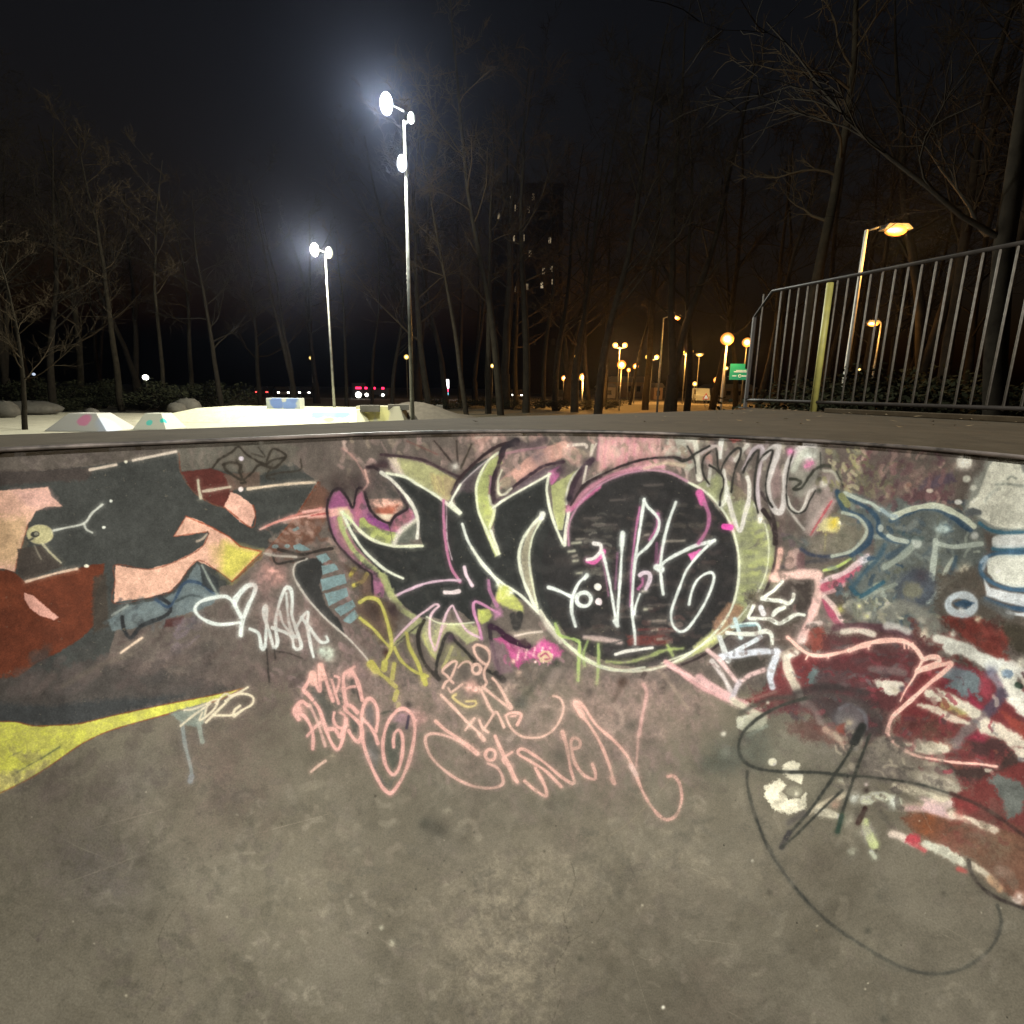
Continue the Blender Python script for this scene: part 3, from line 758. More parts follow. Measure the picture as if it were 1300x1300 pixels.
# ---- pink writing below the piece
at(560, 800, 8.125)
Q = (204, 166, 150)
S('20,595 45,540 95,500 140,400 160,330 120,325 40,385 15,430 60,470 100,520 125,545', 3.6, Q); S('75,600 100,640 150,610 215,560', 3, Q, .85)
S('175,385 225,335 285,325 315,360', 3, Q, .85); E(365, 402, 44, 48, Q, 1, 1, ring=4.4)
S('335,175 350,240 400,310 470,355 500,300 490,215 440,170 370,150 335,175', 3.8, Q); S('480,350 445,420 450,500 470,540 430,600', 4, Q, .95)
S('150,665 120,690 180,745 270,790 350,775 355,735 260,735', 3.2, (192, 172, 116), .9); HZ(310, 580, 8, (222, 170, 156), .85); HZ(370, 600, 5, (222, 170, 156), .8)
S('390,590 440,670 490,780 530,845', 3.8, Q); S('430,585 520,660 620,740 712,812', 3.8, Q, .9); S('715,800 640,650 580,550 530,495', 4, Q, .95); S('700,770 720,800', 7, Q)
S('0,668 60,730 140,810 270,950 380,1050 440,1125', 4, Q, .95); S('390,1070 440,1130', 6.5, Q); S('248,1030 290,980 342,910', 3.4, Q, .85)
S('392,925 415,985 440,1020 482,1052', 3.8, Q); S('440,1020 490,950 560,845 600,890 648,1000', 3.8, Q)
S('665,885 700,858 770,850 825,870 815,920 785,975', 4.2, PNK); S('720,890 770,885', 2.6, PNK, .8); S('672,890 690,950 740,1030 820,1090 920,1110 1040,1100 1150,1035 1225,930 1262,820 1250,740 1215,695 1155,678', 3.2, Q, .95)
at(350, 800, 3.714)
S('755,430 800,470 860,510 950,580', 4.6, PNK); S('930,560 860,520 780,492 725,490 705,520 735,600 820,680 920,732 1010,745 1065,730 1070,695 1045,650 1000,628', 3.8, (206, 164, 150)); S('900,540 950,582', 6, PNK)
E(1012, 588, 24, 26, PNK, 1, 1, ring=4.2); S('1035,500 1060,560 1090,620 1138,715', 5.4, PNK); S('1115,575 1070,610 1110,650', 4, PNK, .9)
S('730,470 640,470 630,440', 1, PNK, .1)
at(650, 800, 3.714)
S('-20,640 5,700 20,712', 3, PNK, .7); S('60,712 110,755 160,782 155,735 110,650', 4.4, PNK); S('232,738 160,665 90,620 38,590 28,572 48,560 90,580 160,630 230,690 292,722 275,650 262,570 242,485', 4.2, PNK); S('238,480 246,510', 5.4, PNK)
S('285,560 318,550 318,520 292,508 278,535 295,620 335,680 388,703 392,670 378,632', 4.4, PNK)
S('482,722 460,640 415,530 360,440 315,385 300,350 318,340 345,370 400,450 480,520 540,590 575,660 620,770 680,860 730,893 775,870 800,800 790,725 765,690 735,690', 4.2, PNK); S('300,345 330,400', 7, PNK, .9); S('470,700 482,722', 5.5, PNK); S('560,640 585,680', 6, (200, 170, 160), .9)
S('620,255 635,300 615,400 600,490', 4.6, (196, 152, 144), .75, 2.5); S('595,500 590,580 585,640', 3, (190, 150, 140), .6, 2.5)
S('725,150 800,200 920,280 1040,330 1100,345', 7, (208, 158, 156), .95, 2.5); S('740,170 860,230 960,290', 4, (220, 180, 176), .7); S('1060,345 1130,368 1190,385', 6, (200, 188, 168), .95)
S('700,190 760,270 830,370', 5, (150, 134, 118), .5, 4); S('490,350 520,430 480,480', 6, (168, 146, 134), .5, 4); HZ(690, 500, 8, (150, 130, 120), .5)
HZ(520, 245, 7, (60, 44, 38), .8); S('525,240 480,330', 6, (84, 68, 58), .5, 5); HZ(365, 290, 6, (76, 66, 60), .6); HZ(225, 590, 9, (80, 78, 66), .7); HZ(560, 450, 7, (76, 70, 62), .5)
S('460,970 560,900 660,800 760,690', 1.4, (150, 136, 112), .45, 1.5)
# soft grey line down-left of the circle
at(370, 830, 7.22)
DS = (74, 74, 68)
F('180,300 260,260 330,420 420,560 400,700 330,700 260,560 190,420', DS, .75, 6, 4); F('360,180 430,250 480,470 420,500 360,350', DS, .7, 6, 4)
F('540,520 620,620 610,740 560,720 530,600', DS, .8, 5); F('670,480 740,470 760,600 740,700 680,640', (96, 88, 86), .8, 5)
F('880,640 960,640 1000,800 990,950 930,1080 880,1000 860,820', (74, 78, 68), .85, 6, 3); F('660,650 760,760 800,900 790,1080 880,1200 930,1150 980,1060 900,1240 800,1180 700,960 660,800', (86, 84, 78), .8, 5, 3)
HZ(745, 920, 9, (128, 122, 120), .6); HZ(1010, 590, 12, (140, 112, 120), .85); HZ(1150, 600, 11, (212, 158, 152), .85); S('1075,570 1055,680', 3.6, (60, 50, 66), .9); HZ(1070, 470, 5, (56, 50, 46), .9); S('830,545 900,530 980,540', 3.6, (66, 66, 56), .7, 2)
HZ(150, 700, 9, (80, 72, 64), .6)
S('575,340 560,250 590,260 600,330 640,430', 6, (60, 58, 54), .7, 2)
R_ = (210, 158, 148)
S('190,420 150,370 112,335 140,280 190,195 215,220 225,280 262,340 258,200 270,105 300,180 330,290 380,430', 5, R_); S('195,190 205,260', 9, (218, 166, 152), .9, 2); S('268,110 285,220', 9, (218, 166, 152), .9, 2)
S('370,240 400,350 432,455', 3.6, R_, .9); S('400,205 436,220 432,290 400,365', 4.2, R_, .9)
S('505,470 485,360 475,240 490,180 545,160 590,220 625,320 648,425', 5.4, R_); S('490,325 540,305 580,300', 4, R_, .9); S('530,150 575,120', 4, R_, .7); HZ(540, 180, 6, R_, .8)
S('65,600 30,535 60,470 100,440 150,475', 6, R_); S('40,535 110,565 165,640 192,720 200,790 195,870', 4.8, R_); S('145,752 200,690 262,630', 4.6, R_, .95); S('165,470 210,560 250,660 310,845', 4, (200, 160, 148), .85); HZ(75, 520, 7, R_, .9)
S('215,450 260,520 300,640 345,770 395,860 430,875 465,800 482,700 500,640', 5, R_); S('350,690 400,695 445,760 470,700', 5, R_); S('392,540 385,600 410,660 460,680 500,650 505,600', 4.6, R_); S('450,540 490,570 490,640', 3.6, R_, .9)
S('605,535 560,485 500,470 492,510 560,575 625,640 650,720 630,790 595,800 550,750 525,705', 5.2, R_); S('560,490 600,540', 5, R_)
S('792,822 760,730 700,640 650,598 645,560 665,470 705,412 750,430 785,500 792,600 775,710', 4.8, R_); S('650,590 640,700 670,860 720,1000 780,1130 840,1230 900,1278 950,1240 1020,1130 1080,980 1115,830 1132,680 1110,570 1060,515 1000,505 935,555 880,640 845,760 838,880 860,1010 900,1085 940,1108 980,1060 1010,950 1022,820 1010,730 980,698 945,730 935,790 937,855', 4.8, R_)
S('180,1082 240,1030 312,982', 3.6, (204, 170, 152)); HZ(380, 950, 5, (140, 128, 108), .7)

# ---- right side: light looping tag with thin dark outline
at(860, 540, 5.909)
DB(0, 80, 800, 360, [(150, 148, 128), (168, 150, 150), (132, 124, 112), (176, 170, 150)], 60, 40, 80, .5, 41)
F('840,220 960,150 1060,170 1080,300 1040,480 920,560 850,480 830,330', (150, 150, 138), .7, 8, 4); HZ(980, 210, 13, (190, 194, 184), .8); S('870,330 920,230 960,180', 7, (204, 208, 192), .6, 4)
F('400,410 560,420 540,560 420,560', (110, 92, 84), .7, 6, 4); F('360,270 420,290 430,380 370,360', (124, 108, 98), .7, 5)
F('670,200 760,200 780,500 720,560 680,440', (140, 118, 116), .7, 5, 3)
HZ(90, 60, 11, (212, 214, 202), .95); S('110,70 140,160 150,280 165,400', 7, (202, 200, 184), .9, 2)
S('385,50 340,85 325,150 320,240', 6, (206, 206, 198), .95); HZ(360, 62, 6, (206, 216, 212), .9); F('380,90 440,85 480,110 420,130', (178, 76, 72), .9, 3)
W2 = (204, 200, 190)
S('250,310 230,450', 5, W2, .7, 2); S('180,210 260,160 320,175', 5, (206, 190, 186), .8, 2)
S('345,340 360,430 385,560 420,690 465,790 490,740 500,690 535,560 540,450 525,390', 6, W2); S('320,600 355,560 370,470', 6, (212, 214, 200)); HZ(325, 595, 4, (220, 220, 206), .9)
S('525,150 480,200 440,260', 6, (208, 204, 192), .8, 2); S('500,330 560,200 610,160 640,180 620,300 600,480 625,700', 5.6, (196, 182, 188), .9, 1.8); S('625,650 620,720', 6, (214, 210, 196))
S('650,240 700,180 760,150 745,230 690,380 680,500 720,620 770,650 800,570 805,440 820,330 870,220 950,150 1030,150', 7, (198, 192, 188), .95, 2)
S('820,540 850,620 910,655 960,590 990,500 1030,480', 5, W2); S('830,620 900,720 950,780', 4, W2, .6, 2)
F('960,500 1080,380 1180,330 1230,420 1160,560 1000,820 950,800 960,700', (176, 162, 156), .55, 8, 4)
k_ = (44, 42, 38)
S('-30,235 0,255 60,265 140,210 240,155', 3, k_); S('75,158 100,200 130,270 140,360', 2.2, k_, .8); S('250,195 200,240 187,310 200,380 238,440', 2.6, k_); S('290,175 300,240 302,300 318,352', 3, k_); S('240,300 290,330 320,355 345,290 400,210 455,170 478,190 465,250 432,330 415,420 405,500', 2.8, k_)
S('320,355 345,400 345,460 325,520 318,600', 2.6, k_); S('490,355 540,260 605,185 600,280 582,390 580,540 605,655', 3.2, k_); S('605,280 650,220 712,185 700,260 672,370 662,470 680,560 712,612', 2.8, k_)
S('870,200 840,300 820,430 820,560 845,630 900,662 960,635 990,570 1035,490', 2.4, k_, .9); S('845,402 890,405 925,430 870,478 930,468 985,390 1040,325 1110,302 1170,325 1215,400 1250,455 1290,450', 3.8, (50, 50, 42)); HZ(1065, 400, 3.5, (54, 50, 44), .9); HZ(1062, 490, 3.5, (54, 56, 48), .9); S('1072,200 1075,330', 1.6, k_, .6)
HZ(1100, 440, 5, (214, 212, 196), .9); S('1100,340 1170,350 1210,420', 4, (186, 184, 166), .7, 2); S('1290,440 1330,420', 5, WHT, .8); HZ(850, 200, 5, (216, 130, 172), .8); HZ(985, 295, 5.5, (224, 128, 172), .9); S('1010,280 960,310', 5, (220, 130, 170), .7)
S('645,640 700,720 728,800 732,885', 6.5, (42, 32, 32), .95, 1.5); S('350,760 400,765', 7.5, (222, 72, 166))
F('960,800 1010,700 1150,540 1200,560 1130,700 1010,850', (206, 186, 178), .55, 6, 3); S('1155,570 1080,690 1000,820', 3, (186, 88, 96), .9)
F('1040,790 1100,700 1200,680 1250,740 1240,790 1170,810 1110,800', (202, 194, 140), .9, 4, 4); HZ(1180, 735, 8, (204, 182, 62), .95); HZ(1225, 735, 4, (236, 232, 190), .95); S('1112,820 1105,940', 3.4, (180, 168, 84), .8); S('1200,800 1195,860', 3, (190, 180, 120), .7); S('1230,810 1270,830', 3, (196, 188, 150), .6)
F('960,850 1080,820 1330,800 1330,960 1200,980 1010,980 940,900', (118, 112, 96), .8, 6, 4)
HZ(950, 880, 7, (92, 102, 106), .7); S('800,850 860,840 920,880 960,930', 5, (74, 76, 68), .8, 2); S('930,930 1000,970 1130,985 1330,960', 5, (46, 54, 74), .85, 2.5); S('780,1065 900,1040 1010,1020 1120,1010', 5, (62, 60, 62), .8, 2.5)
S('1100,1090 1200,1060 1300,1005', 4.4, (184, 206, 110), .95, 1.6); S('1110,1110 1200,1090 1330,1010', 5, (66, 66, 36), .8, 2)
# ---- red under layer, grey disc, pink and pale strokes
at(900, 700, 6.5)
F('300,1230 480,1120 590,900 760,840 900,860 1300,800 1900,900 2300,1000 2700,1150 2700,1500 2000,1400 1300,1300 700,1350', (112, 44, 46), .95, 6, 5)
F('200,840 480,860 470,960 240,1060 180,930', (60, 56, 50), .85, 8, 4); F('590,260 700,230 830,240 850,480 790,560 600,420 560,330', (58, 50, 46), .9, 6, 3)
F('300,350 560,300 600,420 760,560 560,700 380,540', (74, 64, 54), .8, 7, 4); F('130,700 520,690 510,800 250,860 130,900', (74, 66, 64), .8, 7, 4)
F('570,640 700,600 800,720 640,780 540,750', (84, 70, 62), .8, 6, 4)
E(900, 690, 190, 180, (120, 104, 96), .8, 4, 3); F('800,650 930,620 1000,740 1000,810 860,830 790,770', (128, 60, 50), .95, 4, 3); S('930,560 1040,620 1090,760', 3, (100, 92, 86), .7, 2); S('1000,600 1080,640 1120,720 1090,800', 7, (140, 132, 118), .7, 3)
F('1100,620 1300,650 1330,760 1160,800 1090,740', (104, 98, 82), .85, 6, 3)
S('660,60 650,120 690,100 680,20', 8, (196, 160, 148), .7, 3); S('720,0 730,100', 8, (186, 156, 148), .7, 3); S('760,40 755,180', 9, (104, 72, 74), .7, 3)
S('590,-10 580,60 560,150 545,205', 6.5, (226, 176, 160), .95, 2.5); S('540,215 640,200 760,188 860,190 905,210 912,300 890,420 860,500', 11, (230, 190, 178), .95, 4)
S('880,400 850,520 800,640 760,720', 8.5, (226, 180, 172), .95, 3); HZ(770, 730, 8, (214, 190, 182), .9); S('820,600 920,590', 6, (200, 180, 172), .8, 2); HZ(560, 200, 9, (230, 184, 166), .7)
S('940,250 1010,215 1110,190 1200,120 1310,40', 7, (216, 190, 190), .95, 2); S('955,300 1060,265 1160,210 1260,150', 10, (184, 84, 108), .95, 2); S('950,350 1060,310 1120,270', 5, (206, 160, 160), .8, 2); HZ(1290, 80, 8, (190, 188, 196), .9)
S('945,400 990,470 1050,560 1115,620', 10, (168, 66, 96), .95, 2.5, taper='both'); S('950,370 1040,470 1090,560 1170,630 1310,665', 6.5, (216, 188, 180), .95, 2); HZ(1085, 470, 5, (190, 186, 96), .9); S('1160,640 1310,632', 3, (170, 74, 86), .8)
Z = (218, 222, 208)
S('605,248 540,320 440,388', 5, Z, curve=False); S('440,390 500,400 590,410 655,430 690,400 700,355', 5.2, Z); S('368,450 345,500 328,548 400,555 500,560 575,595 640,565 720,520 785,525', 5.4, Z)
S('428,465 450,515', 7, (216, 214, 216)); S('620,462 560,490 530,525', 6.4, Z); S('190,622 280,608 380,595 415,620 420,650', 4.4, (206, 224, 218)); S('215,560 240,640 262,710', 5.4, (190, 212, 212)); S('260,615 380,610', 3, (120, 160, 170), .7)
S('150,672 260,680 380,680 470,658 515,690 522,780', 6, Z); S('90,710 120,800 160,900', 7, (196, 200, 196)); S('90,890 200,830 320,770 425,708', 6, (206, 214, 218)); S('100,870 260,848 420,828 560,828 550,880 520,960 505,1040 525,1120', 8, (206, 212, 222), .95, 2.4)
S('-10,815 90,900 170,1000 245,1075 340,1020 450,980', 6, (216, 182, 178), .95, 2.4); S('25,905 110,1020 190,1175', 6.4, (204, 194, 190), .9, 2.4); S('-80,1040 40,1120 190,1215', 8.5, (212, 168, 166), .95, 3); S('190,1210 230,1120 250,1080', 6, (200, 190, 196), .85, 2)
S('620,860 700,830', 10, (176, 158, 142), .8, 4); S('640,880 650,960 700,1080 760,1190', 10, (208, 198, 178), .95, 3, 1.5); S('640,870 720,840', 6, (214, 204, 190), .8, 2)
F('800,1090 860,950 930,980 1000,950 1060,1000 1130,990 1180,1100 1140,1190 1060,1150 960,1170 880,1100', (98, 120, 120), .95, 3, 4); HZ(1010, 1080, 5, (60, 62, 68), .7)
F('780,1180 1000,1150 1250,1190 1300,1280 900,1300 760,1260', (62, 52, 52), .85, 8, 5)
S('350,1220 450,1190 550,1160', 4, (140, 100, 90), .6, 2); HZ(485, 1245, 2.2, (250, 236, 214), 1); HZ(750, 1245, 5, (206, 176, 150), .9)

# ---- blue piece
at(1020, 580, 4.643)
DB(440, 20, 900, 280, [(112, 88, 84), (126, 104, 92), (98, 66, 70), (88, 60, 66), (120, 100, 96)], 70, 40, 110, .6, 51)
DB(240, 30, 520, 200, [(124, 122, 84), (110, 108, 78), (134, 130, 96)], 40, 34, 60, .6, 52)
F('700,130 880,90 900,140 760,190 680,200', (84, 70, 84), .9, 5, 3); F('560,230 700,200 880,210 780,290 560,290', (96, 62, 66), .8, 6, 4)
F('210,200 330,220 480,300 560,230 620,270 740,255 900,300 1060,410 1080,560 1020,640 960,720 900,800 780,900 800,1040 740,1090 620,1000 480,990 340,960 260,880 290,700 420,560 400,400 250,330', (92, 100, 96), .95, 5, 4)
DB(300, 280, 1020, 980, [(104, 112, 104), (78, 86, 86), (116, 118, 104), (84, 98, 102), (100, 104, 92), (70, 80, 86)], 150, 34, 60, .5, 53, 1.2)
at(0, 0, 1)
DB(1070, 560, 1200, 640, [(150, 122, 112), (128, 92, 92), (98, 66, 72), (164, 140, 124), (86, 62, 66), (120, 74, 78)], 80, 7, 105, .9, 141, .4)
DB(1040, 565, 1110, 625, [(150, 146, 100), (120, 122, 84), (168, 160, 130), (104, 100, 74)], 34, 6, 65, .95, 142, .6)
DB(1060, 635, 1240, 790, [(132, 144, 138), (58, 76, 88), (112, 122, 116), (78, 94, 102), (150, 158, 146), (52, 60, 66), (96, 100, 84), (40, 66, 90)], 130, 6.5, 50, .95, 143, 1.6)
DB(1070, 740, 1190, 800, [(168, 168, 138), (130, 130, 116), (76, 78, 74), (104, 104, 96), (190, 186, 160)], 60, 5.5, 40, .95, 144, 1.6)
DB(1170, 720, 1300, 790, [(84, 70, 62), (110, 100, 90), (66, 60, 52)], 70, 7, 30, .5, 145)
DB(1150, 785, 1260, 850, [(140, 54, 44), (92, 34, 30), (112, 60, 50), (64, 42, 36)], 70, 7, 60, .6, 146)
DB(960, 660, 1070, 830, [(96, 88, 78), (60, 54, 50), (128, 116, 106), (150, 130, 122), (80, 68, 62)], 70, 6, 60, .5, 147, 1.2)
at(1020, 580, 4.643)
BL = (38, 66, 92)
S('200,205 215,250 245,310 290,340 350,360 395,420 388,490 340,540 285,575', 7, BL, .9, 2); S('250,240 330,275 400,320 440,375 445,440 490,480 560,500 620,500', 6, (44, 72, 96), .9, 2)
S('520,372 600,330 700,298 800,310 880,350 930,390 985,430', 7.5, BL, .9, 2); S('280,770 330,820 380,800 470,740', 6, (40, 84, 104), .9, 2); S('290,770 350,690 430,610 480,520', 6, (52, 80, 96), .8, 3)
S('500,590 560,560 640,510', 8, (52, 74, 92), .7, 3); E(455, 420, 16, 22, (160, 168, 160), .9, 2)
LG = (172, 182, 170)
S('528,352 620,312 720,290 800,292 880,325 950,365 1005,410', 7, (196, 202, 180)); S('245,215 340,255 400,275 450,312', 5.4, LG); S('460,310 500,340 545,352', 5, (150, 170, 176), .8); S('232,330 310,350 360,400 370,450 330,510 270,560 170,585', 5, (168, 176, 160), .9)
S('225,230 260,280', 7, (132, 138, 74), .9); F('230,345 300,360 360,420 350,480 290,540 180,570 150,520 200,450', (116, 112, 94), .8, 5, 3)
S('500,465 540,485 610,500', 6.4, LG); S('665,495 630,540 560,600 480,650', 8, (150, 160, 148), .9, 2); S('660,490 670,510', 11, (180, 188, 178), .9, 2)
S('778,495 775,560 765,640 755,720', 7.4, LG, .9); S('795,512 880,530 980,520 1050,512', 6.4, LG, .9); S('880,600 850,650 830,690', 5.4, (170, 176, 160), .9); S('900,720 830,760 770,820 732,860', 4.6, LG, .9); S('620,720 520,760 420,800 340,850', 5, (140, 148, 136), .7, 2)
S('900,590 880,660 860,700', 5, (60, 84, 100), .8, 2)
E(668, 775, 118, 118, (66, 74, 88), .8, 8, 4); E(640, 785, 62, 50, (120, 120, 100), .9, 6, 3); HZ(690, 700, 9, (70, 62, 70), .8)
S('290,880 380,950 500,930 600,880 700,930 760,1000 745,1080', 17, (128, 128, 118), .75, 5, 3); DB(280, 820, 460, 960, [(160, 160, 120), (120, 122, 104), (90, 94, 86)], 36, 24, 60, .7, 54); HZ(330, 880, 4, (196, 196, 140), .9); HZ(375, 940, 4, (176, 176, 130), .8); HZ(700, 960, 5, (170, 164, 150), .8); HZ(710, 1040, 7, (190, 176, 156), .9)
S('560,420 620,420 660,380', 7, (116, 124, 120), .8, 3); HZ(820, 425, 8, (168, 188, 186), .9); S('560,440 620,470 700,480', 5, (62, 82, 84), .6, 3); HZ(950, 665, 8, (176, 170, 150), .9); HZ(1010, 465, 5, (206, 206, 196), .9)
F('800,700 1040,640 1070,760 1060,860 1300,930 1300,1090 1120,1010 980,930 840,930 770,900', (86, 78, 68), .85, 8, 5)
F('820,945 920,925 1040,950 1110,980 1200,1040 1220,1080 1180,1150 1260,1240 1180,1230 1060,1150 960,1080 880,1010', (114, 44, 36), .95, 5, 4); DB(860, 940, 1180, 1140, [(130, 56, 48), (92, 34, 30), (80, 50, 44)], 40, 40, 60, .6, 55); F('1160,980 1330,1000 1330,1180 1230,1130', (58, 52, 40), .9, 7, 4); HZ(1028, 955, 4, (216, 206, 176), 1)
at(1020, 580, 4.643)
E(930, 870, 78, 56, (188, 200, 206), .95, 2.5, ring=9); F('880,860 950,840 1010,860 960,895 900,880', (46, 76, 104), .95, 3); HZ(930, 900, 4, (220, 224, 224), .9)
# bubbles at the right edge
at(1130, 540, 7.647)
CW = (214, 214, 196)
F('940,300 1120,240 1340,300 1340,1060 1000,1060 840,900 730,800 780,560 900,420', (150, 154, 144), .85, 8, 4)
F('955,410 990,350 1060,315 1170,310 1260,370 1290,450 1400,500 1500,700 1500,1000 1180,1008 1040,990 960,950 880,890 760,800 780,740 850,680 900,560', CW, 1, 2.5, 1.6)
F('1000,600 1250,600 1400,700 1400,960 1180,990 980,950 900,860 930,720', (196, 196, 180), .6, 10, 6); S('1030,575 1100,570 1200,575 1290,590', 3.4, (140, 146, 136), .7, 2); S('1140,520 1180,495 1220,515', 3, (140, 146, 136), .7, 2); S('920,740 980,660 1040,620', 3, (160, 166, 156), .6, 3)
S('1000,240 1090,250', 7, (208, 204, 190), .9, 2)
HZ(720, 350, 11, (216, 212, 198), .95); E(722, 350, 72, 62, (216, 212, 198), .9, 3); E(745, 520, 40, 34, (206, 206, 190), .9, 3); E(810, 605, 32, 28, (202, 202, 188), .9, 3); E(663, 745, 38, 26, (210, 210, 202), .95, 2); E(385, 635, 32, 20, (208, 192, 176), .95, 2); E(510, 1008, 56, 34, (172, 190, 186), .9, 3); E(822, 1068, 34, 32, (200, 204, 196), .9, 3)
S('760,850 810,835 860,845', 8, (84, 90, 92), .9, 2); E(185, 580, 26, 22, (150, 112, 96), .8, 3); HZ(290, 530, 8, (140, 116, 102), .8)
S('870,950 940,1000 1020,1030 1150,1045 1400,1030', 5, (54, 106, 130), .9, 2)
F('985,1130 1000,1080 1060,1062 1400,1052 1400,1195 1080,1200 1000,1190', (206, 210, 206), .95, 2.5); S('1000,1200 1100,1215 1400,1212', 6, (62, 112, 134), .9, 2.4)
at(1020, 580, 4.643)
F('1080,600 1150,572 1300,570 1500,600 1500,760 1300,775 1220,768 1130,735 1085,680', (212, 214, 200), 1, 2.5); S('1330,562 1150,568 1075,595 1045,645 1060,700 1130,750 1220,780 1340,785', 5.4, (60, 100, 130), .9, 2.4); S('1050,620 1080,590 1060,660', 4, (170, 190, 204), .8, 2)
F('1065,720 1100,770 1220,800 1500,830 1500,900 1300,885 1180,855 1080,820', (204, 210, 212), .95, 3); S('1075,840 1180,880 1260,895 1340,905', 6, (50, 84, 116), .9, 2.4); S('1200,915 1260,928 1340,932', 5, (210, 216, 218), .9); S('1060,850 1140,890 1220,930', 10, (98, 100, 98), .7, 4)

# ---- lower right: pale slashes, teal blots, the long pink ribbon
at(1080, 780, 5.909)
F('-200,160 300,100 520,150 640,270 560,380 380,650 280,900 100,1000 -100,1000 -300,900 -260,500', (84, 46, 48), .8, 9, 6)
DB(-150, 180, 480, 620, [(142, 56, 66), (112, 44, 50), (84, 52, 54), (104, 92, 92), (76, 66, 68)], 70, 46, 10, .6, 61)
S('-120,100 100,85 280,110 440,160', 8, (84, 50, 58), .8, 3); S('-60,130 60,120 170,150', 7, (206, 196, 180), .9, 3); S('270,85 350,95 430,130', 8, (190, 188, 182), .85, 4); S('150,410 300,420 400,440', 8, (120, 106, 104), .6, 4)
F('560,180 780,130 900,260 780,290 660,260', (104, 52, 48), .7, 8, 5); F('520,380 680,330 960,420 1200,520 1340,760 1340,1300 700,1300 400,1060 300,880 400,700 560,560', (112, 42, 44), .9, 8, 5)
F('640,440 760,380 900,400 1000,440 1060,500 1120,600 1100,700 1000,720 850,640 700,560', (124, 46, 56), .8, 6, 4)
DB(420, 720, 900, 1000, [(98, 64, 54), (126, 44, 50), (84, 44, 42), (110, 70, 58)], 50, 50, 150, .6, 62)
F('380,1000 700,1120 1100,1150 1200,1000 1340,1100 1340,1250 900,1250 700,1200', (58, 44, 40), .9, 8, 5); F('900,950 1120,920 1200,1000 1100,1080 900,1050', (66, 44, 44), .8, 9, 5)
F('640,440 760,400 900,420 960,470 990,520 985,560 960,600 980,640 960,655 930,600 870,620 820,600 780,560 720,540 760,500', (108, 126, 130), .95, 4, 4); HZ(800, 440, 10, (96, 100, 110), .7)
F('160,500 200,485 290,490 410,512 395,560 340,610 290,605 215,560', (206, 200, 184), .95, 4, 3); HZ(385, 560, 4, (60, 50, 58), .8); F('300,540 380,560 330,610', (160, 150, 130), .6, 5)
S('690,190 640,180', 9, (206, 204, 190), .9, 3, 2.5); S('650,185 720,200', 8, (210, 208, 196), .9, 3, 2)
S('750,240 850,260 950,320 1060,370', 16, (210, 212, 200), .95, 4, 3); S('1060,380 1160,400 1180,440', 16, (210, 214, 206), .95, 4, 3); S('1170,440 1200,560 1260,640 1330,700', 22, (212, 212, 198), .95, 4, 3); S('1200,380 1340,480', 15, (208, 208, 198), .9, 4, 3); HZ(770, 152, 4, (206, 206, 190), .9); HZ(1290, 360, 7, (212, 208, 190), .95)
E(1178, 446, 46, 32, (120, 140, 158), .95, 3, 2); S('1250,530 1275,540', 8, (26, 48, 36), .9, 2); HZ(1050, 430, 7, (86, 86, 108), .85); S('1060,460 1110,520 1120,600', 8, (136, 130, 142), .8, 4)
S('1130,600 1060,700 960,790', 13, (78, 66, 82), .9, 5, 3); S('980,780 880,860 780,980', 14, (122, 108, 106), .85, 5, 3)
S('600,595 700,620 820,680 930,740', 14, (210, 204, 184), .95, 3, 2.5); S('510,680 620,710 740,770 880,815', 9, (208, 196, 176), .95, 3, 2.5, taper='both'); S('700,680 780,720 850,750', 7, (168, 158, 96), .8, 5)
F('880,560 930,640 1000,700 960,710 900,670', (150, 42, 66), .9, 4); F('980,470 1050,500 1060,580 1000,620 960,560', (150, 56, 70), .8, 5); F('860,930 960,870 1060,900 1000,960', (150, 44, 66), .8, 6)
F('1120,720 1340,820 1340,980 1180,820', (150, 62, 50), .85, 6, 4)
S('1010,840 1120,880 1230,950 1330,1060', 18, (214, 204, 184), .95, 4, 3); S('400,975 520,1000 640,985 740,1000', 12, (208, 198, 174), .95, 4, 3, taper='both'); S('500,1000 600,1030 720,1010', 9, (206, 198, 176), .9, 3)
F('200,930 290,890 400,980 540,1080 700,1130 810,1230 840,1330 760,1400 500,1320 300,1200 100,1150 60,1050', (134, 126, 110), .9, 7, 5); DB(100, 930, 760, 1330, [(150, 140, 124), (112, 104, 92), (96, 86, 80), (124, 116, 104)], 60, 40, 30, .5, 63)
E(590, 880, 60, 60, (104, 74, 60), .5, 6, 5)
F('-260,640 -40,610 140,640 250,720 260,880 120,960 -60,900 -200,860', (64, 50, 50), .85, 9, 6); HZ(-100, 760, 12, (60, 60, 64), .7)
at(0, 0, 1)
DB(1000, 850, 1180, 950, [(150, 58, 68), (96, 50, 56), (110, 108, 108), (72, 56, 60), (128, 44, 52), (84, 80, 82)], 60, 6.5, 20, .85, 151, .9)
DB(1150, 850, 1310, 1000, [(158, 60, 72), (104, 40, 44), (120, 116, 118), (84, 52, 56), (196, 186, 168), (140, 74, 60)], 50, 6.5, 35, .8, 152, .8)
DB(900, 760, 1010, 880, [(70, 62, 58), (112, 96, 86), (90, 56, 52), (136, 118, 110)], 40, 5, 50, .4, 153, 1)
at(900, 700, 6.5)
RB = (244, 190, 174)
at(900, 700, 6.5)
S('648,708 690,745 750,800 830,850 930,862 1050,842 1200,805 1320,775', 4.6, RB)
S('800,890 815,860', 2.4, RB); S('985,880 990,860', 2.2, RB)
at(1080, 780, 5.909)
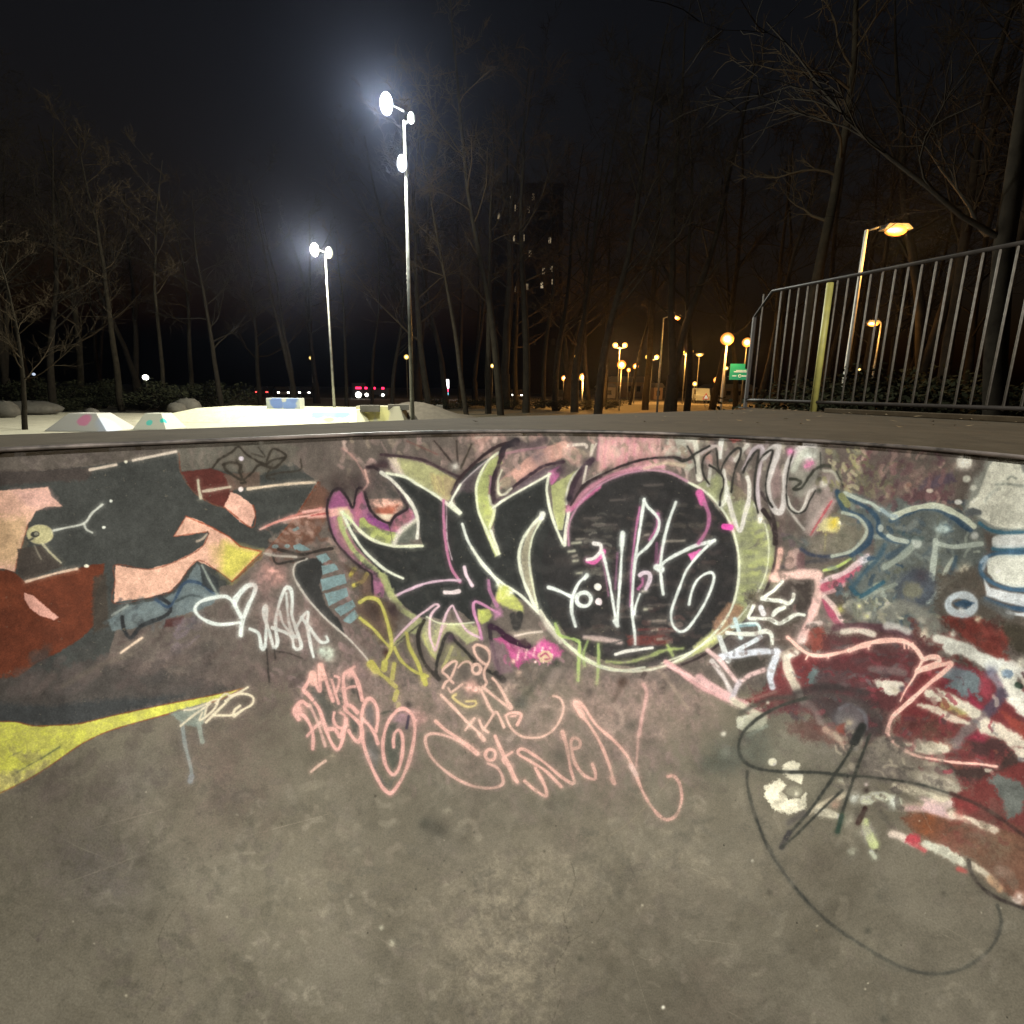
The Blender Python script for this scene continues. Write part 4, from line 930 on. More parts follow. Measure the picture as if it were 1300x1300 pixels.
S('-10,272 60,240 150,212 280,195 390,200 470,240 520,300 545,335 600,320 655,325 665,348', 6.4, RB); S('665,350 600,385 500,425', 6.4, RB); S('545,335 510,400 470,480 410,570 372,650', 4.2, RB, taper='out')
S('500,428 600,400 700,375 755,370 700,430 600,510 500,600 400,690 320,760 290,820 275,880', 6, RB); S('275,880 310,950 380,1005 480,1055 620,1085 800,1112 960,1122 1095,1142', 3.4, RB, jag=1)
for x in (130, 400, 430, 465): S('%d,%d %d,%d' % (x, 215, x + 4, 262 if x < 300 else 255), 2.2, RB, .9)
S('690,390 600,460 480,560', 6, (60, 60, 56), .0)

# ---- cream blots and black scribble
at(0, 0, 1)
DB(940, 900, 1130, 1060, [(120, 114, 98), (96, 90, 78), (136, 128, 110), (84, 80, 70), (108, 96, 88)], 150, 8, 50, .45, 111)
at(900, 860, 3.25)
F('140,300 250,260 460,240 600,300 560,420 640,500 560,570 420,560 200,420', (112, 108, 90), .6, 14, 6)
HZ(200, 320, 18, (86, 88, 76), .8); HZ(60, 340, 22, (84, 86, 74), .75); HZ(-10, 370, 12, (84, 84, 72), .6); F('320,190 440,170 500,260 420,270 330,230', (92, 56, 50), .8, 8, 5); F('440,210 530,200 580,280 500,290', (120, 70, 60), .7, 7, 4)
F('150,120 230,130 400,80 420,110 260,160 180,190', (104, 34, 44), .85, 6, 4); S('330,-10 390,100', 9, (208, 196, 174), .8, 3)
S('100,95 160,130 230,160', 7, (200, 190, 168), .95, 3); F('110,165 200,145 245,175 220,215 150,225 115,205', (196, 196, 172), .9, 3, 3); HZ(60, 232, 3, (220, 214, 196), 1); HZ(75, 310, 7, (150, 152, 134), .8); S('160,240 240,200', 4, (150, 160, 144), .6, 3)
HZ(580, 160, 15, (110, 108, 114), .85); E(580, 165, 56, 50, (126, 122, 124), .7, 5, 3); HZ(575, 190, 7, (204, 190, 160), .9); S('540,130 590,110 640,150 650,210', 5, (120, 122, 130), .8, 3); S('480,215 530,250 560,290', 7, (196, 160, 140), .9, 3); F('520,200 560,190 560,230 530,230', (150, 60, 46), .8, 4); HZ(610, 270, 7, (190, 182, 166), .8); S('380,90 430,130 460,180', 8, (140, 124, 118), .6, 5)
CRM = (216, 210, 184)
F('228,450 290,420 320,445 300,470 330,500 375,500 400,475 405,510 395,545 330,566 270,548 232,490', CRM, 1, 2, 3); F('300,360 350,342 376,360 372,388 392,410 382,442 345,425 310,400', CRM, 1, 2, 3); E(262, 349, 18, 17, (190, 186, 162), 1, 2); E(350, 470, 34, 24, (150, 146, 126), .7, 4, 3); HZ(360, 480, 4, CRM, .7)
S('415,555 480,520 560,480', 7, (206, 194, 166), .95, 2.5, 2); S('450,555 490,560 535,575', 9, CRM, .95, 2.5, 2.5); HZ(520, 520, 7, (176, 140, 120), .6); S('540,428 565,430', 6, (176, 182, 130), .9, 3); HZ(600, 495, 7, (206, 210, 198), .95); S('645,505 700,490 780,515', 11, (206, 208, 180), .95, 3, 2.5); HZ(760, 515, 7, (214, 218, 204), .9); S('800,540 900,530 960,560', 8, (196, 180, 160), .5, 4)
S('640,595 660,650 680,690', 10, (192, 202, 140), .95, 3, 2); HZ(592, 722, 5, (180, 182, 160), .9); S('670,720 685,742', 6, (186, 190, 166), .9, 2); HZ(575, 590, 8, (150, 146, 128), .7); HZ(650, 640, 12, (150, 148, 130), .5)
HZ(650, 465, 4, (40, 26, 24), .95); S('645,540 630,570 615,600', 6.5, (50, 28, 26), .95, 2); HZ(648, 442, 2.4, (226, 206, 200), .95)
S('640,330 720,400 840,420 900,430', 16, (108, 98, 90), .7, 6, 4)
F('800,395 860,380 940,400 1010,430 1048,465 1030,490 960,480 860,430', (168, 160, 142), .9, 5, 4); S('770,450 860,470 940,500 1000,515', 9, (206, 196, 170), .95, 3, 3); HZ(910, 495, 6, (150, 150, 130), .7); S('880,500 960,530 1000,520', 8, (200, 178, 170), .9, 3)
F('1005,495 1050,460 1100,440 1160,400 1320,340 1320,680 1200,650 1110,600 1020,560', (112, 44, 42), .95, 6, 5); F('1000,500 1080,500 1120,540 1060,570', (140, 50, 50), .7, 6, 4); F('1150,420 1190,400 1290,430 1310,470 1290,560 1230,590 1215,520 1190,470', (94, 106, 100), .9, 5, 4)
F('790,580 830,555 900,560 960,575 1100,610 1200,625 1320,650 1320,960 1240,900 1180,850 1080,750 960,700 860,650', (118, 74, 54), .95, 6, 4); HZ(900, 600, 18, (132, 68, 34), .8); HZ(1010, 660, 20, (126, 70, 56), .7); HZ(1180, 720, 25, (104, 78, 56), .7); HZ(1200, 800, 18, (112, 74, 60), .7); HZ(1120, 620, 18, (112, 70, 58), .6)
S('820,540 900,545 1000,575', 7, (198, 160, 156), .9, 3, 2); S('1000,565 1080,590 1130,610 1180,628', 8, (222, 204, 182), .95, 3, 2.5); S('900,530 960,550', 9, (206, 176, 176), .8, 3); DB(960, 600, 1290, 720, [(140, 84, 60), (104, 64, 48), (126, 56, 50), (96, 78, 60)], 60, 22, 30, .45, 154); HZ(1035, 560, 6, (150, 52, 50), .6)
S('755,645 800,660 850,685', 8, (214, 196, 180), .95, 3, 2.5); S('895,690 960,715 1050,765', 11, (212, 212, 192), .95, 3, 3); E(843, 668, 32, 24, (190, 62, 74), .95, 4, 3); S('850,690 890,715', 6, (200, 90, 92), .8, 2.5); S('1030,790 1060,800', 6, (190, 84, 76), .9, 3)
S('1085,775 1130,800 1160,830', 8, (206, 194, 172), .95, 3, 2); S('1160,830 1200,870', 9, (196, 156, 120), .9, 3, 2); HZ(1280, 915, 8, (196, 176, 164), .95)
at(0, 0, 1)
for x, y, r, c, a_ in [(1010, 892, 22, (66, 58, 56), .6), (1045, 885, 22, (60, 52, 50), .6), (1082, 900, 20, (58, 48, 50), .55), (1108, 925, 14, (56, 46, 48), .4), (985, 905, 16, (88, 84, 72), .5), (930, 955, 22, (78, 80, 70), .6), (960, 935, 20, (80, 84, 74), .55), (905, 965, 14, (76, 78, 66), .5), (1050, 950, 30, (104, 98, 88), .5), (1090, 985, 26, (112, 104, 94), .5), (1140, 960, 30, (120, 112, 100), .45), (1000, 940, 18, (104, 102, 88), .5)]:
    HZ(x, y, r, c, a_)
DB(1060, 930, 1200, 1020, [(150, 142, 124), (128, 118, 104), (96, 86, 80), (170, 160, 140), (84, 76, 70)], 60, 8, 30, .7, 161, .6)
S('940,905 975,888 1010,885', 6, (58, 58, 52), .6, 4); S('1010,880 1050,872 1100,880', 8, (50, 44, 44), .7, 5)
at(900, 860, 3.25)
KK = (48, 50, 44)
S('630,205 590,290 520,400 430,530 330,650', 4.4, KK, .95, 1.8); S('632,205 600,265', 10, (36, 38, 36), .95, 3); S('330,640 300,700', 8, (50, 48, 50), .95, 2.5); S('300,700 360,650 450,560 550,465', 3.6, KK, .9, 1.8); S('665,235 620,350 585,450 550,560 532,630', 4.4, KK, .9, 1.8); S('548,570 530,635', 6.5, (40, 66, 40), .9, 2.5)
S('330,600 390,560', 8, (70, 66, 66), .6, 5)
S('420,80 330,105 240,145 165,200 128,255 125,310 155,355 220,380 320,390 440,392 570,405', 4.4, KK, .9, 2); S('570,405 700,415 860,440 1000,480', 3, KK, .8, 2); S('1000,480 1100,520 1200,580 1310,660', 5, (66, 40, 36), .9, 2.5)
S('158,390 160,450 190,570 240,690 320,820 420,940 520,1030 640,1110 760,1180 860,1215 960,1222 1060,1195 1150,1130 1195,1060 1205,1000 1190,940', 4.6, (62, 62, 54), .85, 2.4); S('190,560 240,700 320,820 420,940', 2.6, (44, 46, 42), .7, 1.6)
S('1070,758 1085,810 1130,870 1200,915 1320,960', 5, (52, 44, 40), .95, 2); HZ(1190, 1050, 5, (70, 68, 60), .6)
S('420,80 500,70 600,100 700,160', 7, (70, 60, 58), .7, 5)
at(0, 0, 1)
S('860,550.5 900,554 1000,559.5 1100,565 1200,572 1310,582', 2.2, (206, 186, 174), .8, 1.6, 1.2)
S('-20,573 75,568.5 150,566 240,563 330,560 460,553.5 600,550 720,549.5 860,551', 1.5, (150, 134, 122), .55, 1.6, 1.2)
at(900, 860, 3.25)
# marks on the floor
for x, y, r, c, a_ in [(250, 885, 3.4, (66, 62, 50), .9), (968, 892, 3.8, (72, 68, 56), .8), (655, 1045, 4.4, (56, 56, 46), .9), (700, 905, 5, (84, 82, 70), .6), (345, 1130, 4, (86, 80, 66), .6), (180, 757, 1.8, (226, 222, 200), 1), (445, 1045, 1.6, (150, 130, 90), .7)]:
    HZ(x, y, r, c, a_)
at(0, 0, 1)
for x, y, r, c, a_ in [(541, 1046, 8, (62, 62, 52), .9), (557, 1054, 9, (62, 60, 50), .9), (550, 1050, 16, (84, 80, 68), .6), (560, 1075, 22, (96, 90, 78), .4), (497, 1197, 4, (164, 160, 138), .9), (484, 1178, 3, (156, 152, 132), .8), (445, 1137, 3, (150, 146, 128), .8), (447, 1062, 5, (88, 80, 62), .7), (786, 1134, 6, (76, 72, 60), .8), (737, 1217, 4, (60, 58, 44), .9), (842, 1279, 2, (232, 226, 204), 1), (1122, 1294, 7, (76, 74, 62), .8), (735, 1100, 5, (136, 128, 108), .5), (568, 1028, 6, (130, 124, 106), .6), (528, 1129, 1.2, (40, 36, 30), .9), (955, 1093, 1.5, (230, 226, 206), 1), (730, 1104, 3, (150, 144, 124), .7), (654, 1040, 6, (132, 126, 106), .5), (890, 990, 5, (120, 112, 96), .4)]:
    HZ(x, y, r, c, a_)
for i in range(26):
    q = random.Random(900 + i)
    HZ(q.uniform(150, 1250), q.uniform(1060, 1290), q.uniform(12, 42), q.choice([(98, 92, 76), (124, 118, 98), (92, 88, 74), (128, 120, 102), (104, 92, 78)]), q.uniform(.12, .3))
for i in range(16):
    q = random.Random(700 + i)
    HZ(q.uniform(150, 900), q.uniform(940, 1100), q.uniform(14, 40), q.choice([(98, 86, 74), (92, 88, 76), (108, 92, 82), (118, 110, 94)]), q.uniform(.15, .35))

for x, y, r, a_ in [(650, 1190, 90, .75), (700, 1120, 60, .5), (560, 1150, 60, .4), (860, 1100, 60, .45), (780, 1060, 50, .3), (420, 1120, 60, .3), (980, 1110, 50, .3), (640, 1270, 70, .5)]:
    HZ(x, y, r, (140, 131, 112), a_ * .65)
DB(120, 980, 1280, 1300, [(128, 122, 106), (98, 92, 78), (118, 110, 94), (108, 98, 86), (140, 132, 114), (90, 86, 74)], 520, 13, 40, .30, 121, 2.0)
DB(300, 1010, 900, 1300, [(150, 142, 124), (112, 104, 90), (134, 124, 108)], 260, 9, 60, .32, 122, 2.0)
DB(0, 960, 350, 1300, [(84, 80, 66), (98, 88, 78), (74, 70, 58), (92, 82, 76)], 240, 12, 60, .35, 123, 2.0)
at(0, 0, 1)
sr = random.Random(5)
for i in range(26):
    x, y = sr.uniform(60, 1250), sr.uniform(1000, 1290); a = sr.choice([-.5, -.35, .3, .6, 1.1]) + sr.gauss(0, .15); L = sr.uniform(20, 120)
    S('%.1f,%.1f %.1f,%.1f %.1f,%.1f' % (x, y, x + L / 2 * math.cos(a), y + L / 2 * math.sin(a) + sr.uniform(-3, 3), x + L * math.cos(a), y + L * math.sin(a)), .9, sr.choice([(150, 142, 122), (84, 78, 64), (160, 150, 130)]), .35, 1, .8, taper='both', halo=0)
S('700,1300 712,1262 704,1230 722,1196 716,1160 730,1120 724,1092', 1.1, (74, 68, 54), .4, 1, 1.2, halo=0); S('722,1196 752,1178 770,1150', .9, (74, 68, 54), .35, 1, 1.2, halo=0)
S('180,1300 210,1240 202,1190 236,1130', 1.0, (66, 60, 48), .4, 1, 1.2, halo=0)
for i in range(60):
    HZ(sr.uniform(20, 1280), sr.uniform(1000, 1295), sr.uniform(.7, 1.7), sr.choice([(60, 54, 42), (70, 64, 50), (170, 162, 140)]), sr.uniform(.5, .9))
# ---- unwrap the paint onto the wall: texture in (arc angle, length down the wall)
TW, TH = 2900, 1500
th = UB + (UA - UB) * (np.arange(TW) + 0.5) / TW
tt = TMAX * (1 - (np.arange(TH) + 0.5) / TH)
THG, TTG = np.meshgrid(th, tt)
sx_, sy_, sz_ = surf(THG, TTG)
dx_, dy_, dz_ = sx_ - CAM.x, sy_ - CAM.y, sz_ - CAM.z
df = dx_ * Fv.x + dy_ * Fv.y + dz_ * Fv.z
ux = 650 + FPX * (dx_ * Rv.x + dy_ * Rv.y + dz_ * Rv.z) / np.maximum(df, 1e-3)
uy = 650 - FPX * (dx_ * Uv.x + dy_ * Uv.y + dz_ * Uv.z) / np.maximum(df, 1e-3)
fade = np.ones_like(ux)
# paint goes on past the traced stretch of wall: fold it back on itself
for lo, hi in ((0.0, 1300.0),):
    o1 = ux < lo; o2 = ux > hi
    fade = np.where(o1, np.clip(1.4 - (lo - ux) / 110, 0, 1), fade)
    fade = np.where(o2, np.clip(1.4 - (ux - hi) / 110, 0, 1), fade)
    ux = np.where(o1, 2 * lo - ux, ux); ux = np.where(o2, 2 * hi - ux, ux)
fade = np.where((df < 0.05) | (uy > 1305), 0, fade)
lum_ = PC @ np.array([.3, .59, .11], np.float32)
PC = (lum_[..., None] + (PC - lum_[..., None]) * .87) * .96 + 10
gm_ = (PC[..., 1] > PC[..., 0] - 4) & (PC[..., 1] > PC[..., 2] + 18) & (PC[..., 1] < 182)
PC[..., 2] += np.where(gm_, 8, 0); PC[..., 1] -= np.where(gm_, 2, 0)
PC = np.clip(PC + .16 * np.maximum(PC - 120, 0), 0, 250)
gx = np.clip((ux - X0) * K, 0, W_ - 2); gy = np.clip((uy - Y0) * K, 0, H_ - 2)
ix, iy = gx.astype(int), gy.astype(int)
fx, fy = (gx - ix)[..., None], (gy - iy)[..., None]
SRC = np.concatenate([np.where(PC / 255 <= 0.04045, PC / 255 / 12.92, ((np.maximum(PC, 0) / 255 + 0.055) / 1.055) ** 2.4), PA[..., None]], 2).astype(np.float32)
TEX = (SRC[iy, ix] * (1 - fx) + SRC[iy, ix + 1] * fx) * (1 - fy) + (SRC[iy + 1, ix] * (1 - fx) + SRC[iy + 1, ix + 1] * fx) * fy
TEX[..., 3] *= fade
TEX = np.clip(TEX, 0, 1).astype(np.float32)
IMG = bpy.data.images.new("graffiti_paint", TW, TH, alpha=True, float_buffer=True)
IMG.colorspace_settings.name = 'Non-Color'
IMG.alpha_mode = 'CHANNEL_PACKED'
IMG.pixels.foreach_set(TEX.ravel())
IMG.update()
IMG.pack()
del SRC, TEX

# ------------------------------------------------------------------ bowl material
def concrete(name, base, dark, light, paint=False, sc=1.0, rough=0.88, grain=0.10):
    m = bpy.data.materials.new(name); m.use_nodes = True
    nt = m.node_tree; L = nt.links.new; N = nt.nodes.new
    p = nt.nodes["Principled BSDF"]
    tc = N("ShaderNodeTexCoord")
    def noise(scale, detail=6, rough_=0.6, dist=0.0):
        n = N("ShaderNodeTexNoise"); n.inputs["Scale"].default_value = scale * sc
        n.inputs["Detail"].default_value = detail; n.inputs["Roughness"].default_value = rough_
        n.inputs["Distortion"].default_value = dist
        L(tc.outputs["Object"], n.inputs["Vector"]); return n
    def ramp(src, a, b):
        r = N("ShaderNodeMapRange"); r.inputs[1].default_value = a; r.inputs[2].default_value = b
        L(src, r.inputs[0]); return r.outputs[0]
    def mix(fac, a, b, mode='MIX'):
        x = N("ShaderNodeMix"); x.data_type = 'RGBA'; x.blend_type = mode
        if isinstance(fac, float): x.inputs[0].default_value = fac
        else: L(fac, x.inputs[0])
        for i, v in ((6, a), (7, b)):
            if isinstance(v, tuple): x.inputs[i].default_value = (*v, 1)
            else: L(v, x.inputs[i])
        return x.outputs[2]
    n1 = noise(0.9, 7, 0.62, 0.4); n2 = noise(3.6, 8, 0.68, 0.3); n3 = noise(14, 6, 0.7); n4 = noise(220, 3, 0.6); n5 = noise(55, 4, 0.6)
    c = mix(ramp(n1.outputs[0], 0.35, 0.65), dark, base)
    c = mix(ramp(n2.outputs[0], 0.42, 0.72), c, light)
    m2 = N("ShaderNodeMath"); m2.operation = 'MULTIPLY'; L(ramp(n3.outputs[0], 0.50, 0.72), m2.inputs[0]); m2.inputs[1].default_value = 0.6
    c = mix(m2.outputs[0], c, dark)
    # small dark pits and pale specks
    v = N("ShaderNodeTexVoronoi"); v.inputs["Scale"].default_value = 9 * sc; L(tc.outputs["Object"], v.inputs["Vector"])
    pit = N("ShaderNodeMapRange"); pit.inputs[1].default_value = 0.035; pit.inputs[2].default_value = 0.02; L(v.outputs["Distance"], pit.inputs[0])
    c = mix(pit.outputs[0], c, tuple(x * 0.35 for x in dark))
    v2 = N("ShaderNodeTexVoronoi"); v2.inputs["Scale"].default_value = 31 * sc; L(tc.outputs["Object"], v2.inputs["Vector"])
    pt2 = N("ShaderNodeMapRange"); pt2.inputs[1].default_value = 0.05; pt2.inputs[2].default_value = 0.02; pt2.inputs[4].default_value = 0.5; L(v2.outputs["Distance"], pt2.inputs[0])
    c = mix(pt2.outputs[0], c, tuple(x * 1.6 for x in light))
    rough_v = rough
    if paint:
        im = N("ShaderNodeTexImage"); im.image = IMG; im.extension = 'CLIP'; im.interpolation = 'Linear'
        uv = N("ShaderNodeUVMap"); uv.uv_map = "wall"; L(uv.outputs[0], im.inputs[0])
        # worn paint: tiny gaps where the concrete shows through
        wr = N("ShaderNodeMapRange"); wr.inputs[1].default_value = 0.66; wr.inputs[2].default_value = 0.74
        wr.inputs[3].default_value = 1.0; wr.inputs[4].default_value = 0.45; L(n5.outputs[0], wr.inputs[0])
        mm = N("ShaderNodeMath"); mm.operation = 'MULTIPLY'; L(im.outputs["Alpha"], mm.inputs[0]); L(wr.outputs[0], mm.inputs[1])
        c = mix(mm.outputs[0], c, im.outputs["Color"])
    g = N("ShaderNodeMapRange"); g.inputs[1].default_value = 0.25; g.inputs[2].default_value = 0.75
    g.inputs[3].default_value = 1 - grain * 2.2; g.inputs[4].default_value = 1 + grain * 2.2; L(n4.outputs[0], g.inputs[0])
    g2 = N("ShaderNodeMapRange"); g2.inputs[1].default_value = 0.3; g2.inputs[2].default_value = 0.7
    g2.inputs[3].default_value = 0.82; g2.inputs[4].default_value = 1.18; L(n3.outputs[0], g2.inputs[0])
    gm = N("ShaderNodeMath"); gm.operation = 'MULTIPLY'; L(g.outputs[0], gm.inputs[0]); L(g2.outputs[0], gm.inputs[1])
    sc_ = N("ShaderNodeVectorMath"); sc_.operation = 'SCALE'; L(c, sc_.inputs[0]); L(gm.outputs[0], sc_.inputs[3])
    L(sc_.outputs[0], p.inputs["Base Color"])
    p.inputs["Roughness"].default_value = rough_v
    p.inputs["Specular IOR Level"].default_value = 0.18
    b = N("ShaderNodeBump"); b.inputs["Strength"].default_value = 0.35; b.inputs["Distance"].default_value = 0.004
    ad = N("ShaderNodeMath"); ad.operation = 'ADD'; L(n5.outputs[0], ad.inputs[0]); L(n3.outputs[0], ad.inputs[1])
    L(ad.outputs[0], b.inputs["Height"]); L(b.outputs[0], p.inputs["Normal"])
    return m

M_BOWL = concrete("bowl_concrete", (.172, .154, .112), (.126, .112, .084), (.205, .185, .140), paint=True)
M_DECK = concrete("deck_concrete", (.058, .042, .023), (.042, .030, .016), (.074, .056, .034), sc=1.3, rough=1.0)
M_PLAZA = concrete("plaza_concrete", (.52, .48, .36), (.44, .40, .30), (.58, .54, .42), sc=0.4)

# ------------------------------------------------------------------ skate bowl
bowl = empty("skate_bowl", (CX, CY, 0), label="round concrete skate bowl with its inner wall covered in graffiti", cat="skate bowl")
n = len(RIM)
inner = Vector((CX, CY, 0))
vs, uvs = [], []
rim_th = [math.atan2(y - CY, x - CX) for x, y in RIM]
for j, (d, z) in enumerate(prof):
    for i in range(n):
        # offsets cannot pass the centre spine
        x, y = RIM[i] + NRM[i] * d
        if i == 0 or i == NF - 1: pass
        vs.append((x - CX, y - CY, z))
faces = []
np_ = len(prof)
for j in range(np_ - 1):
    for i in range(n):
        i2 = (i + 1) % n
        faces.append((j * n + i, j * n + i2, (j + 1) * n + i2, (j + 1) * n + i))
faces.append(tuple((np_ - 1) * n + i for i in range(n)))
me = bpy.data.meshes.new("bowl_surface"); me.from_pydata(vs, [], faces); me.update()
me.polygons.foreach_set("use_smooth", [True] * len(me.polygons))
uvl = me.uv_layers.new(name="wall")
th_i = [t if i < NF else -9.0 for i, t in enumerate(rim_th)]
co = np.zeros(len(me.loops) * 2, np.float32)
lv = np.zeros(len(me.loops), np.int32); me.loops.foreach_get("vertex_index", lv)
ii = lv % n; jj = lv // n
tharr = np.linspace(0, math.pi, NF)
uu = np.where(ii < NF, (UB - tharr[np.minimum(ii, NF - 1)]) / (UB - UA), 9.0)
vv = 1 - PT[np.minimum(jj, np_ - 1)] / TMAX
# faces outside the front arc must not sweep across the texture
co[0::2] = uu; co[1::2] = vv
for p_ in me.polygons:
    ls = range(p_.loop_start, p_.loop_start + p_.loop_total)
    if p_.loop_total > 4 or any(ii[l] >= NF for l in ls):
        for l in ls: co[2 * l] = 9.0; co[2 * l + 1] = 9.0
uvl.data.foreach_set("uv", co)
me.materials.append(M_BOWL)
bs = bpy.data.objects.new("bowl_surface", me); COL.objects.link(bs); bs.parent = bowl

# coping: thin steel lip along the rim
M_COPE = mat("coping_steel", (.05, .045, .04), rough=.5, metal=.3, noise=((.30, .25, .22), .09), scale=2.2, bump=.2)
mb = MB()
ring = [(RIM[i][0] + NRM[i][0] * 0.002 - CX, RIM[i][1] + NRM[i][1] * 0.002 - CY, DECK - 0.007) for i in range(n)]
ring.append(ring[0])
mb.tube(ring, 0.0075, n=8, cap=False)
mb.build("coping", M_COPE, bowl, smooth=True)

# deck around the rim, with its outer wall down to the ground
c_l = hit_z(0, 552, DECK); c_m = hit_z(650, 528.5, DECK); c_r = hit_z(945, 519.5, DECK)
FT = DECK + 1.20
f_cor = hit_z(981, 367, FT); f_rt = hit_z(1269, 310, FT)
dirn = (f_rt - f_cor).normalized()
def proj(p):
    q = p - CAM; k = q.dot(Fv); return 650 + FPX * q.dot(Rv) / k, 650 - FPX * q.dot(Uv) / k
def along(pxx, z):
    lo, hi = -1.5, 5.4
    for _ in range(50):
        m = (lo + hi) / 2; q = f_cor + dirn * m
        if proj(Vector((q.x, q.y, z)))[0] < pxx: lo = m
        else: hi = m
    return m
s_end = along(958, DECK + .96)
f_end = f_cor + dirn * s_end
f_out = f_cor + dirn * 5.4
OUT = [(f_out.x + .25, -6.5), (f_out.x + .25, f_out.y), (f_cor.x + .14, f_cor.y - .05), (f_end.x + .12, f_end.y + .15), (c_r.x, c_r.y), (0.86, 4.37), (c_m.x, c_m.y),
       (-.5836, 3.1985), (-1.183, 2.5625), (c_l.x, c_l.y), (-2.9, 1.15), (-4.6, -0.2), (-4.6, -6.5)]
def ray_poly(o, d, P):
    best = None
    for k in range(len(P)):
        a = P[k]; b = P[(k + 1) % len(P)]
        ex, ey = b[0] - a[0], b[1] - a[1]
        det = d[0] * (-ey) + ex * d[1]
        if abs(det) < 1e-9: continue
        rx, ry = a[0] - o[0], a[1] - o[1]
        t = (rx * (-ey) + ex * ry) / det
        u = (d[0] * ry - d[1] * rx) / det
        if t > 0 and -1e-6 <= u <= 1 + 1e-6 and (best is None or t < best): best = t
    return (o[0] + d[0] * best, o[1] + d[1] * best) if best else None
# rays from the rim, so both outlines pair up; corner points are added as extra rays
mb = MB()
cen = (CX, CY - 1.2)
angs = sorted(set([math.atan2(y - cen[1], x - cen[0]) for x, y in RIM] + [math.atan2(y - cen[1], x - cen[0]) for x, y in OUT]))
RIML = [tuple(p) for p in RIM]
ro = []
for a in angs:
    d = (math.cos(a), math.sin(a))
    pi_, po_ = ray_poly(cen, d, RIML), ray_poly(cen, d, OUT)
    ro.append((pi_, po_))
k = len(ro)
for a, b in ro: mb.v += [(a[0] - CX, a[1] - CY, DECK), (b[0] - CX, b[1] - CY, DECK), (b[0] - CX, b[1] - CY, -0.05), (a[0] - CX, a[1] - CY, DECK - .03)]
for i in range(k):
    j = (i + 1) % k
    mb.f += [(4 * i, 4 * i + 1, 4 * j + 1, 4 * j), (4 * i + 1, 4 * i + 2, 4 * j + 2, 4 * j + 1), (4 * i + 3, 4 * i, 4 * j, 4 * j + 3)]
mb.build("deck", M_DECK, bowl)

# ------------------------------------------------------------------ fence on the deck
fence = empty("metal_fence", (f_cor.x, f_cor.y, DECK), label="dark metal railing of thin upright bars with one yellow post, right of the bowl", cat="fence")
M_BAR = mat("galvanised_bar", (.17, .15, .12), rough=.7, metal=.1, noise=((.08, .068, .055), .14), scale=14)
M_RAIL = mat("rail_dark", (.022, .018, .014), rough=.6, metal=.2, noise=((.045, .037, .03), .15), scale=6)
M_YEL = mat("yellow_paint", (.42, .38, .09), rough=.55, noise=((.26, .24, .07), .2), scale=9)
o3 = Vector((f_cor.x, f_cor.y, DECK))
def fl(p, z): return (p.x - o3.x, p.y - o3.y, z)
path = [f_end, f_cor, f_cor + dirn * 5.4]
MB().tube([fl(f_end, .95), fl(f_cor, 1.18), fl(path[2], 1.18)], .015, n=10).build("top_rail", M_RAIL, fence, smooth=True)
MB().tube([fl(p, 0.09) for p in path], .016, n=8).build("bottom_rail", M_RAIL, fence, smooth=True)
L2 = (f_end - f_cor).length
dir2 = (f_end - f_cor).normalized()
bar_me = MB().tube([(0, 0, .07), (0, 0, 1.165)], .0078, n=8).build("bar", M_BAR, fence, smooth=True)
spots = []
s_ = 0.115
while s_ < 5.3: spots.append(f_cor + dirn * s_); s_ += 0.103
spots.append(f_cor - dirn * .11)
# where the yellow post stands
sy = along(1054, FT - .05)
spots = [q for q in spots if abs((q - f_cor).dot(dirn) - sy) > .07]
for i, q in enumerate(spots[:96]):
    b_ = bar_me if i == 0 else bar_me.copy()
    if i: COL.objects.link(b_); b_.parent = fence
    b_.location = (q.x - o3.x, q.y - o3.y, 0)
for q in (f_end, f_cor + dirn * 2.9, f_cor + dirn * 5.38):
    hh = .95 if q is f_end else 1.18
    MB().box((q.x - o3.x, q.y - o3.y, hh / 2), (.03, .03, hh)).box((q.x - o3.x, q.y - o3.y, .004), (.1, .1, .012)).build("post", M_RAIL, fence)
q = f_cor + dirn * sy
MB().tube([(q.x - o3.x, q.y - o3.y, 0), (q.x - o3.x, q.y - o3.y, 1.155)], .030, n=14).build("post", M_YEL, fence, smooth=True)["label"] = "yellow painted round post"
# low concrete kerb the railing stands behind
kb = MB()
a0 = f_cor + dirn * .9 + Vector((-.10, -.02, 0)); a1 = f_cor + dirn * 5.3 + Vector((-.10, -.02, 0))
mid = (a0 + a1) / 2
kb.box((0, 0, .02), ((a1 - a0).length, .07, .04))
kk = kb.build("kerb", M_DECK, None, bevel=.006)
kk.location = (mid.x, mid.y, DECK); kk.rotation_euler = (0, 0, math.atan2(dirn.y, dirn.x))
tag(kk, kind="structure")

# ------------------------------------------------------------------ ground
def ground_mat(name, a, b, sc, c=None, rough=.95):
    m = mat(name, a, rough=rough, noise=(b, .16), scale=sc, bump=.6)
    return m
M_GRASS = ground_mat("grass_ground", (.030, .027, .014), (.065, .057, .032), .9)
M_ASPH = ground_mat("asphalt", (.12, .11, .095), (.17, .155, .13), 1.5)
M_PATH = ground_mat("gravel_path", (.07, .058, .04), (.10, .085, .06), 2)
g = MB(); S_ = 600
g.poly([(-S_, -S_, -.03), (S_, -S_, -.03), (S_, S_, -.03), (-S_, S_, -.03)])
tag(g.build("ground", M_GRASS), kind="structure")
# sheet helper from reference pixels on the ground
def gp(x, y, z=-.03):
    p = hit_z(x, y, z); return (p.x, p.y, z)
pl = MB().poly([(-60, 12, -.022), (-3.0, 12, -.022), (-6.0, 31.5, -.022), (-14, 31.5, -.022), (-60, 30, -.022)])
tag(pl.build("plaza", M_PLAZA), kind="structure")
